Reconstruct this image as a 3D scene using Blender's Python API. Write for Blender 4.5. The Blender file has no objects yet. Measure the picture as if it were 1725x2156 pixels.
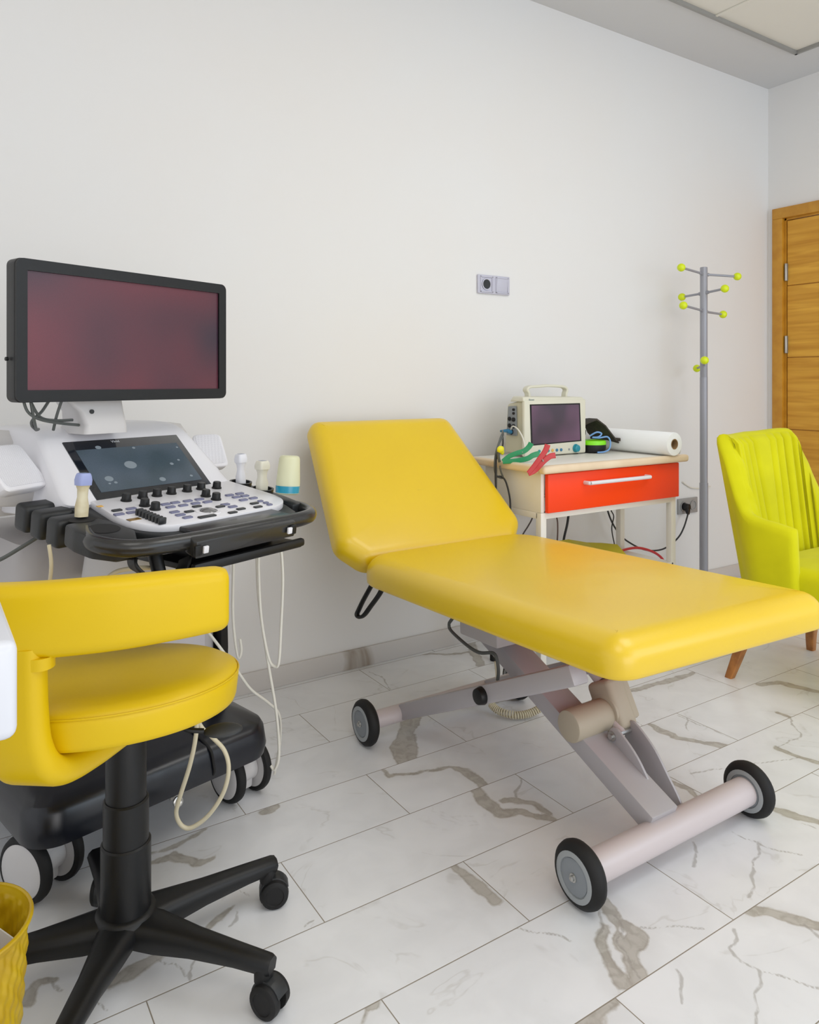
import bpy, bmesh, math, random
import numpy as np
from mathutils import Vector, Matrix, noise
PI = math.pi
C = bpy.context.scene.collection
random.seed(7)

# ------------------------------------------------------------------ materials
def lin(c):
    return tuple(((v/255)/12.92 if v/255 <= .04045 else ((v/255+.055)/1.055)**2.4) for v in c)

def mat(name, rgb, rough=.5, metal=0., spec=.5, bump=None, var=None, coat=0., trans=0., alpha=1., emit=None, sheen=0.):
    m = bpy.data.materials.new(name); m.use_nodes = True
    nt = m.node_tree; b = nt.nodes['Principled BSDF']
    col = (*lin(rgb), 1)
    b.inputs['Base Color'].default_value = col
    b.inputs['Roughness'].default_value = rough
    b.inputs['Metallic'].default_value = metal
    b.inputs['Specular IOR Level'].default_value = spec
    b.inputs['Coat Weight'].default_value = coat
    b.inputs['Coat Roughness'].default_value = .1
    b.inputs['Transmission Weight'].default_value = trans
    b.inputs['Alpha'].default_value = alpha
    b.inputs['Sheen Weight'].default_value = sheen
    if emit:
        b.inputs['Emission Color'].default_value = (*lin(emit[0]), 1)
        b.inputs['Emission Strength'].default_value = emit[1]
    tc = nt.nodes.new('ShaderNodeTexCoord')
    if var:      # (scale, rgb2, contrast)
        n = nt.nodes.new('ShaderNodeTexNoise'); n.inputs['Scale'].default_value = var[0]; n.inputs['Detail'].default_value = 3
        mx = nt.nodes.new('ShaderNodeMix'); mx.data_type = 'RGBA'
        mx.inputs[6].default_value = col; mx.inputs[7].default_value = (*lin(var[1]), 1)
        rp = nt.nodes.new('ShaderNodeMapRange'); rp.inputs[1].default_value = .35; rp.inputs[2].default_value = .65
        nt.links.new(tc.outputs['Object'], n.inputs['Vector']); nt.links.new(n.outputs['Fac'], rp.inputs[0])
        nt.links.new(rp.outputs[0], mx.inputs[0]); nt.links.new(mx.outputs[2], b.inputs['Base Color'])
    if bump:     # (scale, strength)
        n2 = nt.nodes.new('ShaderNodeTexNoise'); n2.inputs['Scale'].default_value = bump[0]; n2.inputs['Detail'].default_value = 4
        bp = nt.nodes.new('ShaderNodeBump'); bp.inputs['Strength'].default_value = bump[1]; bp.inputs['Distance'].default_value = .002
        nt.links.new(tc.outputs['Object'], n2.inputs['Vector']); nt.links.new(n2.outputs['Fac'], bp.inputs['Height'])
        nt.links.new(bp.outputs['Normal'], b.inputs['Normal'])
    return m

M = {}
M['wall'] = mat('wall_paint', (228, 228, 228), .75, spec=.25, bump=(220, .05), var=(1.1, (228, 226, 224)))
M['ceil'] = mat('ceiling_plaster', (206, 206, 207), .85, spec=.2, bump=(150, .04))
M['tile_c'] = mat('ceiling_tile', (226, 222, 212), .9, spec=.2, bump=(400, .15))
M['trim_m'] = mat('ceiling_trim_metal', (150, 149, 146), .5, metal=.2)
M['yellow'] = mat('yellow_leatherette', (232, 194, 2), .34, spec=.7, bump=(260, .06), var=(3, (228, 189, 0)), coat=.12)
M['salmon'] = mat('salmon_reflector', (232, 116, 78), .7)
M['yellow_m'] = mat('yellow_leatherette_stool', (226, 188, 0), .42, spec=.32, bump=(240, .07), var=(3, (220, 182, 0)))
M['seam'] = mat('yellow_seam', (190, 150, 0), .6)
M['grey_steel'] = mat('light_grey_steel', (176, 172, 176), .42, metal=.15, bump=(300, .03))
M['grey_tube'] = mat('pinkish_grey_tube', (204, 194, 196), .38, metal=.1)
M['rubber'] = mat('black_rubber', (17, 17, 18), .65, spec=.35, bump=(180, .08))
M['hub'] = mat('grey_hub', (128, 134, 140), .5)
M['hubring'] = mat('grey_hub_ring', (150, 155, 158), .5)
M['bolt'] = mat('bolt_steel', (190, 190, 188), .3, metal=.9)
M['beige'] = mat('beige_plastic', (178, 166, 146), .55, bump=(250, .05))
M['black'] = mat('black_plastic', (11, 12, 14), .45, spec=.36, bump=(300, .06))
M['black_satin'] = mat('black_satin_shell', (14, 17, 26), .3, spec=.5, bump=(90, .02))
M['dark'] = mat('dark_grey_plastic', (32, 34, 36), .45, spec=.4, bump=(280, .08))
M['glossy_dark'] = mat('glossy_dark_grey', (38, 38, 38), .25, spec=.5)
M['white'] = mat('white_plastic', (228, 228, 234), .32, bump=(200, .01))
M['offwhite'] = mat('offwhite_plastic', (205, 203, 203), .45, bump=(150, .02))
M['trunk'] = mat('grey_white_panel', (178, 174, 174), .5, bump=(60, .03))
M['cream'] = mat('cream_plastic', (214, 212, 194), .45, bump=(200, .02))
M['cream_side'] = mat('cream_side_plastic', (196, 192, 168), .5)
M['desk'] = mat('white_desk_laminate', (224, 227, 236), .3, bump=(160, .01))
M['key'] = mat('blue_grey_key', (112, 114, 142), .5)
M['keyb'] = mat('black_key', (38, 40, 42), .4)
M['ball'] = mat('grey_trackball', (118, 118, 120), .12, spec=.7, metal=.3)
M['gold'] = mat('gold_sticker', (150, 116, 52), .35, metal=.5)
M['cable_w'] = mat('white_cable', (224, 221, 210), .45)
M['cable_c'] = mat('cream_cable', (216, 206, 176), .45)
M['cable_g'] = mat('grey_cable', (82, 86, 84), .5)
M['cable_k'] = mat('black_cable', (24, 25, 28), .5)
M['red'] = mat('red_cable', (196, 22, 40), .4)
M['orange'] = mat('orange_lacquer', (255, 62, 6), .42, spec=.3, bump=(120, .01))
M['cart'] = mat('white_cart_laminate', (232, 229, 220), .4, bump=(150, .02))
M['edge'] = mat('cream_wood_edge', (236, 216, 186), .45, var=(9, (228, 204, 172)))
M['paper'] = mat('white_paper', (240, 242, 242), .8, bump=(60, .06))
M['card'] = mat('cardboard_core', (150, 118, 78), .85)
M['teal'] = mat('teal_plastic', (14, 132, 150), .35)
M['blue_b'] = mat('blue_button', (40, 110, 150), .4)
M['amber'] = mat('amber_button', (226, 176, 80), .4)
M['green'] = mat('green_plastic', (8, 138, 84), .38)
M['redp'] = mat('red_plastic', (190, 32, 40), .38)
M['yelp'] = mat('yellow_plastic', (230, 224, 20), .4)
M['lime'] = mat('lime_plastic', (130, 232, 10), .4)
M['limeball'] = mat('yellow_green_ball', (214, 232, 4), .35)
M['pole'] = mat('grey_painted_pole', (150, 151, 160), .4, metal=.2)
M['cuff'] = mat('dark_nylon_fabric', (66, 58, 48), .85, bump=(420, .4), var=(30, (44, 40, 36)))
M['socket'] = mat('silver_socket_plastic', (190, 190, 206), .35)
M['socket2'] = mat('grey_socket_plastic', (150, 150, 150), .4)
M['hole'] = mat('dark_hole', (14, 14, 16), .8)
M['blue_probe'] = mat('blue_probe_tip', (150, 162, 214), .4)
M['lens'] = mat('grey_blue_lens', (100, 118, 150), .3)
M['probe_old'] = mat('yellowed_probe', (222, 214, 184), .45, var=(26, (196, 178, 132)))
M['probe_w'] = mat('white_probe', (226, 228, 236), .4)
M['probe_c'] = mat('cream_probe', (228, 226, 210), .4)
M['gel'] = mat('teal_gel', (6, 140, 172), .25, spec=.6)
M['folder'] = mat('yellow_folder', (204, 190, 20), .6)
M['legwood'] = mat('walnut_leg', (178, 114, 52), .45, var=(22, (140, 84, 36)))
M['basket'] = mat('olive_yellow_plastic', (206, 172, 12), .4, var=(14, (186, 148, 8)))
M['silver'] = mat('silver_metal', (178, 176, 170), .35, metal=.8)
M['lime_fabric'] = mat('lime_velvet', (216, 212, 2), .8, spec=.2, sheen=.08, bump=(300, .2), var=(5, (202, 198, 0)))
M['grout'] = mat('grille_white', (222, 222, 228), .5)
M['portpanel'] = mat('connector_panel', (196, 192, 196), .5)

def bottle_mat():
    m = mat('translucent_bottle', (236, 236, 196), .3)
    b = m.node_tree.nodes['Principled BSDF']
    b.inputs['Alpha'].default_value = .68
    return m
M['bottle'] = bottle_mat()

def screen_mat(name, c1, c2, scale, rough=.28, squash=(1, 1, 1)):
    """dark glass with soft cloudy tint"""
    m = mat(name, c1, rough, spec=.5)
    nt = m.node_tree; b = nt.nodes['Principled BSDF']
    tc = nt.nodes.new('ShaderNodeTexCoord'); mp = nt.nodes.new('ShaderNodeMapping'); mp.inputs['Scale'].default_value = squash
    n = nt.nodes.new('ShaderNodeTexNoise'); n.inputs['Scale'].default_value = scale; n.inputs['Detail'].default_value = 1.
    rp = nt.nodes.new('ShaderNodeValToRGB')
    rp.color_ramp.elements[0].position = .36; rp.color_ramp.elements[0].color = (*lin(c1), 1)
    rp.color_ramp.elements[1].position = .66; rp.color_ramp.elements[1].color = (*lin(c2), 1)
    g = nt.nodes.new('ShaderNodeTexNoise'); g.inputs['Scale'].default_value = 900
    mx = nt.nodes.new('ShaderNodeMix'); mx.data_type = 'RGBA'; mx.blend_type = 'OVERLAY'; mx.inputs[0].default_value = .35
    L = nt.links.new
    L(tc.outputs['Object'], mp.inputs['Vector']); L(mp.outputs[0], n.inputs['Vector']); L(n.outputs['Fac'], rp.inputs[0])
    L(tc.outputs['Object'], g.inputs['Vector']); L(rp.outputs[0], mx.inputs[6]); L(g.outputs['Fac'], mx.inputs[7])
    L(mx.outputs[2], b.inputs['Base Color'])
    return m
M['screen'] = screen_mat('painted_reflection_screen', (46, 28, 44), (104, 38, 50), 3.4, .35)  # reddish clouds stand in for the room's reflection, painted into the base colour
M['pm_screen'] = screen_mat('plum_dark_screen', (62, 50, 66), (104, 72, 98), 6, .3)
M['touch'] = screen_mat('slate_touch_glass', (60, 74, 84), (78, 90, 104), 9, .2)
M['bezel_glass'] = mat('black_glass', (22, 26, 34), .12, spec=.6)
M['spot'] = mat('dust_spot', (120, 132, 142), .6)
M['ink'] = mat('white_ink', (216, 220, 226), .6)
M['ink_grey'] = mat('grey_ink', (96, 120, 124), .6)

def wood_mat():
    m = mat('honey_oak_veneer', (206, 150, 44), .35, spec=.45)
    nt = m.node_tree; b = nt.nodes['Principled BSDF']
    tc = nt.nodes.new('ShaderNodeTexCoord'); mp = nt.nodes.new('ShaderNodeMapping'); mp.inputs['Scale'].default_value = (1, .9, 14)
    n = nt.nodes.new('ShaderNodeTexNoise'); n.inputs['Scale'].default_value = 2.4; n.inputs['Detail'].default_value = 6; n.inputs['Distortion'].default_value = .5
    rp = nt.nodes.new('ShaderNodeValToRGB')
    rp.color_ramp.elements[0].position = .3; rp.color_ramp.elements[0].color = (*lin((186, 124, 18)), 1)
    rp.color_ramp.elements[1].position = .7; rp.color_ramp.elements[1].color = (*lin((222, 164, 52)), 1)
    L = nt.links.new
    L(tc.outputs['Object'], mp.inputs['Vector']); L(mp.outputs[0], n.inputs['Vector']); L(n.outputs['Fac'], rp.inputs[0]); L(rp.outputs[0], b.inputs['Base Color'])
    return m
M['oak'] = wood_mat()
M['oak_frame'] = mat('honey_oak_frame', (200, 142, 40), .4, var=(18, (186, 126, 28)))

def grille_mat():
    m = mat('white_perforated_grille', (224, 224, 230), .5)
    nt = m.node_tree; b = nt.nodes['Principled BSDF']
    tc = nt.nodes.new('ShaderNodeTexCoord')
    v = nt.nodes.new('ShaderNodeTexVoronoi'); v.inputs['Scale'].default_value = 420; v.inputs['Randomness'].default_value = .1
    rp = nt.nodes.new('ShaderNodeValToRGB')
    rp.color_ramp.elements[0].position = .25; rp.color_ramp.elements[0].color = (*lin((188, 188, 196)), 1)
    rp.color_ramp.elements[1].position = .45; rp.color_ramp.elements[1].color = (*lin((226, 226, 232)), 1)
    L = nt.links.new
    L(tc.outputs['Object'], v.inputs['Vector']); L(v.outputs['Distance'], rp.inputs[0]); L(rp.outputs[0], b.inputs['Base Color'])
    return m
M['grille'] = grille_mat()

# ------------------------------------------------------------------ mesh helpers
def V(*a): return Vector(a)
def new(): return bmesh.new()

def box(bm, c, s, rot=None, bev=0., seg=2):
    """box centred at c with full size s, optional rotation matrix, optional bevel"""
    t = new(); bmesh.ops.create_cube(t, size=1.)
    for v in t.verts: v.co = Vector((v.co.x*s[0], v.co.y*s[1], v.co.z*s[2]))
    if bev > 0: bmesh.ops.bevel(t, geom=t.edges[:], offset=min(bev, min(s)*.49), segments=seg, profile=.5, affect='EDGES')
    mx = Matrix.Translation(Vector(c)) @ (rot.to_4x4() if rot else Matrix.Identity(4))
    t.transform(mx); join(bm, t); return bm

def join(bm, t):
    me = bpy.data.meshes.new('tmp'); t.to_mesh(me); t.free(); bm.from_mesh(me); bpy.data.meshes.remove(me)

def hexa(bm, p, bev=0., seg=2):
    """8 points: bottom 4 (ccw) then top 4"""
    t = new(); vs = [t.verts.new(Vector(q)) for q in p]
    for f in ((3, 2, 1, 0), (4, 5, 6, 7), (0, 1, 5, 4), (1, 2, 6, 5), (2, 3, 7, 6), (3, 0, 4, 7)): t.faces.new([vs[i] for i in f])
    bmesh.ops.recalc_face_normals(t, faces=t.faces[:])
    if bev > 0: bmesh.ops.bevel(t, geom=t.edges[:], offset=bev, segments=seg, profile=.5, affect='EDGES')
    join(bm, t); return bm

def frame_of(d):
    d = Vector(d).normalized(); a = Vector((0, 0, 1)) if abs(d.z) < .9 else Vector((1, 0, 0))
    x = a.cross(d).normalized(); return x, d.cross(x), d

def lathe(bm, c, axis, prof, seg=32, cap=True):
    """prof: list of (distance along the axis, radius)"""
    x, y, d = frame_of(axis); c = Vector(c); rings = []
    for t, r in prof:
        if r <= 1e-6: rings.append([bm.verts.new(c+d*t)])
        else: rings.append([bm.verts.new(c+d*t+(x*math.cos(2*PI*i/seg)+y*math.sin(2*PI*i/seg))*r) for i in range(seg)])
    for a, b in zip(rings, rings[1:]):
        for i in range(seg):
            j = (i+1) % seg
            if len(a) == 1 and len(b) == 1: continue
            if len(a) == 1: bm.faces.new((a[0], b[j], b[i]))
            elif len(b) == 1: bm.faces.new((a[i], a[j], b[0]))
            else: bm.faces.new((a[i], a[j], b[j], b[i]))
    if cap:
        if len(rings[0]) > 1: bm.faces.new(rings[0][::-1])
        if len(rings[-1]) > 1: bm.faces.new(rings[-1])
    return bm

def cyl(bm, p0, p1, r0, r1=None, seg=24, e=0.):
    r1 = r0 if r1 is None else r1; p0 = Vector(p0); p1 = Vector(p1); L = (p1-p0).length
    if e > 0: prof = [(0, r0-e), (e*.3, r0-e*.3), (e, r0), (L-e, r1), (L-e*.3, r1-e*.3), (L, r1-e)]
    else: prof = [(0, r0), (L, r1)]
    return lathe(bm, p0, p1-p0, prof, seg)

def sphere(bm, c, r, seg=20, sc=(1, 1, 1)):
    t = new(); bmesh.ops.create_uvsphere(t, u_segments=seg, v_segments=max(8, seg//2), radius=r)
    for v in t.verts: v.co = Vector((v.co.x*sc[0]+c[0], v.co.y*sc[1]+c[1], v.co.z*sc[2]+c[2]))
    join(bm, t); return bm

def spline(pts, n=8, closed=False):
    P = [Vector(p) for p in pts]; out = []; k = len(P)
    for i in range(k if closed else k-1):
        if closed: a, b, c, d = P[i-1], P[i], P[(i+1) % k], P[(i+2) % k]
        else: a, b, c, d = P[max(i-1, 0)], P[i], P[i+1], P[min(i+2, k-1)]
        for j in range(n):
            t = j/n
            out.append(.5*((2*b)+(c-a)*t+(2*a-5*b+4*c-d)*t*t+(3*b-a-3*c+d)*t**3))
    if not closed: out.append(P[-1])
    return out

def tube(bm, pts, r, seg=10, n=8, smooth=True, closed=False, ry=None):
    """round cable through the points; r may be a list per resampled end"""
    P = spline(pts, n, closed) if smooth else [Vector(p) for p in pts]
    k = len(P); rings = []; up = None
    for i, p in enumerate(P):
        t = (P[(i+1) % k]-P[i-1]) if closed else (P[min(i+1, k-1)]-P[max(i-1, 0)])
        t = t.normalized() if t.length > 1e-9 else Vector((0, 0, 1))
        if up is None: x, y, _ = frame_of(t)
        else:
            x = (up-t*up.dot(t)); x = x.normalized() if x.length > 1e-6 else frame_of(t)[0]; y = t.cross(x)
        up = x
        rr = r if not isinstance(r, (list, tuple)) else r[0]+(r[1]-r[0])*i/(k-1)
        rings.append([bm.verts.new(p+x*math.cos(2*PI*q/seg)*rr+y*math.sin(2*PI*q/seg)*(ry or rr)) for q in range(seg)])
    m = k if closed else k-1
    for i in range(m):
        a = rings[i]; b = rings[(i+1) % k]
        for q in range(seg):
            w = (q+1) % seg; bm.faces.new((a[q], a[w], b[w], b[q]))
    if not closed: bm.faces.new(rings[0][::-1]); bm.faces.new(rings[-1])
    return bm

def rrect(w, l, rc, n=8):
    """rounded rectangle outline, centred, ccw"""
    rc = max(min(rc, w/2-1e-4, l/2-1e-4), 1e-4); out = []
    for cx, cy, a0 in ((w/2-rc, l/2-rc, 0), (-w/2+rc, l/2-rc, 90), (-w/2+rc, -l/2+rc, 180), (w/2-rc, -l/2+rc, 270)):
        for i in range(n+1):
            a = math.radians(a0+90*i/n); out.append((cx+rc*math.cos(a), cy+rc*math.sin(a)))
    return out

def rings_solid(bm, rings, mx=None):
    """skin successive point rings of equal length and cap both ends"""
    mx = mx or Matrix.Identity(4)
    R = [[bm.verts.new(mx @ Vector(p)) for p in r] for r in rings]
    n = len(R[0])
    for a, b in zip(R, R[1:]):
        for i in range(n):
            j = (i+1) % n; bm.faces.new((a[i], a[j], b[j], b[i]))
    bm.faces.new(R[0][::-1]); bm.faces.new(R[-1]); return bm

def pad(bm, w, l, t, rc, rtop, rbot, mx=None, crown=.0, n=8, shape=None):
    """upholstered slab lying in xy with its underside at z=0; shape(x,y) may warp the outline"""
    rings = []
    def ring(d, z):
        o = rrect(w-2*d, l-2*d, rc-d if rc > d else .002, n)
        rings.append([(*(shape(x, y) if shape else (x, y)), z) for x, y in o])
    ring(rbot*1.6, 0); ring(rbot*.6, 0.0)
    for i in range(1, 4):
        a = i/3*PI/2; ring(rbot*(1-math.sin(a))*.6, rbot*(1-math.cos(a)))
    for i in range(0, 7):
        a = i/6*PI/2; ring(rtop*(1-math.cos(a)), t-rtop+rtop*math.sin(a))
    m = min(w, l)/2
    for k in (.25, .45, .7, .9): ring(rtop+(m-rtop)*k, t+crown*(1-(1-k)**2))
    return rings_solid(bm, rings, mx)

def rpoly(pts, rad, n=10):
    """polygon with corners rounded by their own radius, plus points along the edges"""
    k = len(pts); out = []
    for i in range(k):
        a, b, c = (Vector((*pts[j % k], 0)) for j in (i-1, i, i+1)); e0 = (a-b).normalized(); e1 = (c-b).normalized()
        p0, p1 = b+e0*rad[i], b+e1*rad[i]
        for j in range(n+1):
            s = j/n; out.append(p0*(1-s)**2+b*2*s*(1-s)+p1*s*s)
        nx = Vector((*pts[(i+1) % k], 0)); q = nx+(b-nx).normalized()*rad[(i+1) % k]
        for s in (.25, .5, .75): out.append(p1.lerp(q, s))
    return out

def pad_outline(bm, O, t, rtop, rbot, mx, crown=.004):
    """upholstered slab with the outline O (ccw, xy), underside at z=0"""
    k = len(O); N = []
    for i in range(k):
        d = (O[(i+1) % k]-O[i-1]).normalized(); N.append(Vector((-d.y, d.x, 0)))
    c = sum(O, Vector((0, 0, 0)))/k
    ring = lambda d, z: [(p.x+n.x*d, p.y+n.y*d, z) for p, n in zip(O, N)]
    R = [ring(rbot*2, 0), ring(rbot*.7, 0)]
    for i in range(1, 4):
        a = i/3*PI/2; R.append(ring(rbot*(1-math.sin(a))*.7, rbot*(1-math.cos(a))))
    for i in range(0, 9):
        a = i/8*PI/2; R.append(ring(rtop*1.15*(1-math.cos(a)), t-rtop+rtop*math.sin(a)))
    last = R[-1]
    for f in (.25, .5, .75, .94): R.append([(x+(c.x-x)*f, y+(c.y-y)*f, t+crown*(1-(1-f)**2)) for x, y, z in last])
    return rings_solid(bm, R, mx)

def prism(bm, poly, n, depth, bev=0.):
    """extrude a planar polygon (3-D points) along vector n by depth"""
    t = new(); n = Vector(n).normalized()*depth
    a = [t.verts.new(Vector(p)) for p in poly]; b = [t.verts.new(Vector(p)+n) for p in poly]; k = len(poly)
    for i in range(k): t.faces.new((a[i], a[(i+1) % k], b[(i+1) % k], b[i]))
    t.faces.new(a[::-1]); t.faces.new(b)
    bmesh.ops.recalc_face_normals(t, faces=t.faces[:])
    if bev > 0: bmesh.ops.bevel(t, geom=t.edges[:], offset=bev, segments=2, profile=.5, affect='EDGES')
    join(bm, t); return bm

# ------------------------------------------------------------------ objects
ROOTS = {}
def tag(o, label, cat=None, group=None, kind=None):
    if label: o['label'] = label
    if cat: o['category'] = cat
    if group: o['group'] = group
    if kind: o['kind'] = kind
    return o

def thing(name, loc, label, cat, rz=0., group=None):
    o = bpy.data.objects.new(name, None); C.objects.link(o)
    o.location = loc; o.rotation_euler = (0, 0, rz); o.empty_display_size = .1
    ROOTS[o.name] = (Matrix.Translation(Vector(loc)) @ Matrix.Rotation(rz, 4, 'Z')).inverted()
    return tag(o, label, cat, group)

def root_inv(p):
    while p is not None and p.parent is not None: p = p.parent
    return ROOTS.get(p.name, Matrix.Identity(4)) if p else Matrix.Identity(4)

def obj(name, bm, m, parent=None, fm=None, smooth=40, label=None, bev=0., wn=False):
    """fm: matrix from the drawing frame to the world; geometry ends in the root's own frame"""
    mx = fm or Matrix.Identity(4)
    if parent is not None: mx = root_inv(parent) @ mx
    bm.transform(mx)
    if mx.determinant() < 0: bmesh.ops.reverse_faces(bm, faces=bm.faces[:])
    me = bpy.data.meshes.new(name)
    bmesh.ops.recalc_face_normals(bm, faces=bm.faces[:])
    bm.to_mesh(me); bm.free()
    o = bpy.data.objects.new(name, me); C.objects.link(o)
    me.materials.append(M[m] if isinstance(m, str) else m)
    if parent is not None: o.parent = parent
    if smooth:
        for p in me.polygons: p.use_smooth = True
        try: me.set_sharp_from_angle(angle=math.radians(smooth))
        except Exception: pass
    if bev > 0:
        b = o.modifiers.new('bevel', 'BEVEL'); b.width = bev; b.segments = 2; b.limit_method = 'ANGLE'; b.angle_limit = math.radians(35)
    if label: o['label'] = label
    return o

def text_mesh(name, s, size, mx, m, parent, depth=.0004):
    cu = bpy.data.curves.new(name, 'FONT'); cu.body = s; cu.size = size; cu.extrude = depth; cu.align_x = 'CENTER'; cu.align_y = 'CENTER'
    t = bpy.data.objects.new(name+'_tmp', cu); C.objects.link(t)
    dg = bpy.context.evaluated_depsgraph_get(); me = bpy.data.meshes.new_from_object(t.evaluated_get(dg))
    bpy.data.objects.remove(t); bpy.data.curves.remove(cu)
    bm = new(); bm.from_mesh(me); bpy.data.meshes.remove(me)
    return obj(name, bm, m, parent, fm=mx, smooth=0)

# ------------------------------------------------------------------ room
H = 2.827
XL, YF = -6.6, -6.2
def struct(name, bm, m, parent=None, **k):
    o = obj(name, bm, m, parent, **k)
    if parent is None: o['kind'] = 'structure'
    return o

# floor: tiles .705 x .2245 in running bond, veins stored as distances on the mesh
TL, TW, Y0 = .705, .2245, -.705
def tile_of(x, y):
    row = math.floor((y-Y0)/TW); off = -2.77 if row % 2 == 0 else -3.1225   # row 0 lies just behind the line y = Y0
    return row, math.floor((x-off)/TL)
WIDE = [   # broad brown-grey veins and one streak: (x, y, half-width), each kept inside one tile
 [(-2.821,-0.479,0.030),(-2.897,-0.561,0.023),(-2.951,-0.634,0.040),(-2.997,-0.715,0.027)],
 [(-3.074,-0.706,0.003),(-3.070,-0.746,0.004),(-3.005,-0.774,0.002),(-2.898,-0.797,0.003),(-2.874,-0.841,0.011),(-2.882,-0.892,0.013),(-2.880,-0.936,0.015)],
 [(-2.910,-0.927,0.013),(-2.929,-0.996,0.019),(-2.928,-1.054,0.012),(-2.878,-1.077,0.013),(-2.863,-1.110,0.009),(-2.837,-1.145,0.009)],
 [(-2.884,-1.015,0.011),(-2.848,-1.044,0.004),(-2.825,-1.068,0.006),(-2.825,-1.125,0.005)],
 [(-3.149,-1.155,0.009),(-3.146,-1.204,0.010),(-3.142,-1.255,0.013),(-3.147,-1.291,0.013)],
 [(-2.229,-0.032,0.013),(-2.304,-0.153,0.017),(-2.345,-0.239,0.017)],
 [(-3.427,-0.721,0.013),(-3.395,-0.713,0.011)],
 [(-3.490,-1.379,0.015),(-3.505,-1.387,0.000),(-3.532,-1.404,0.000)],
 [(-2.682,-0.481,0.004),(-2.595,-0.505,0.008),(-2.438,-0.544,0.017)],  # brown-grey streak, widening to the right
 [(-2.480,-0.016,0.003),(-2.395,-0.083,0.005),(-2.292,-0.114,0.004)],
 [(-2.946,-1.401,0.011),(-2.962,-1.455,0.013),(-2.993,-1.488,0.000),(-3.011,-1.521,0.013),(-3.029,-1.563,0.013),(-3.061,-1.602,0.016)],
 [(-2.970,-1.485,0.011),(-2.966,-1.522,0.019),(-3.014,-1.541,0.013),(-3.030,-1.572,0.010),(-3.040,-1.601,0.009)],
 [(-3.007,-1.467,0.006),(-3.046,-1.498,0.011),(-3.069,-1.537,0.007),(-3.083,-1.592,0.013)],
 [(-2.720,-1.602,0.008),(-2.687,-1.633,0.010),(-2.671,-1.661,0.013),(-2.634,-1.721,0.011)],
 [(-2.342,-1.396,0.006),(-2.311,-1.454,0.011),(-2.281,-1.528,0.009)],
 [(-2.209,-0.942,0.006),(-2.209,-0.993,0.015),(-2.210,-1.041,0.009),(-2.170,-1.094,0.009),(-2.132,-1.158,0.013)],
 [(-1.718,-0.746,0.005),(-1.838,-0.743,0.011),(-1.973,-0.732,0.009),(-2.093,-0.721,0.005)],
 [(-1.612,-0.941,0.010),(-1.538,-0.976,0.013),(-1.517,-1.036,0.014),(-1.494,-1.106,0.015)],
 [(-2.430,-1.158,0.004),(-2.434,-1.204,0.008),(-2.431,-1.248,0.008),(-2.441,-1.288,0.006)],
 [(-1.777,-1.116,0.005),(-1.779,-1.154,0.004)],
 [(-2.007,-1.246,0.010),(-2.016,-1.284,0.005),(-1.989,-1.369,0.006)],
 [(-3.133,-1.611,0.009),(-3.162,-1.609,0.016),(-3.207,-1.610,0.030)],
 [(-1.050,-0.758,0.008),(-1.004,-0.839,0.010)],
 [(-3.726,-0.770,0.004),(-3.677,-0.771,0.008),(-3.639,-0.827,0.011),(-3.598,-0.831,0.004)],
 [(-3.682,-1.041,0.003),(-3.655,-1.028,0.007),(-3.612,-1.006,0.000)],
 [(-3.718,-0.737,0.001),(-3.664,-0.739,0.004),(-3.580,-0.709,0.002)],
 [(-4.006,-1.045,0.009),(-3.987,-1.009,0.007),(-3.958,-1.018,0.003)],
 [(-3.772,-1.056,0.006),(-3.816,-1.070,0.013),(-3.876,-1.081,0.006)],
]
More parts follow.
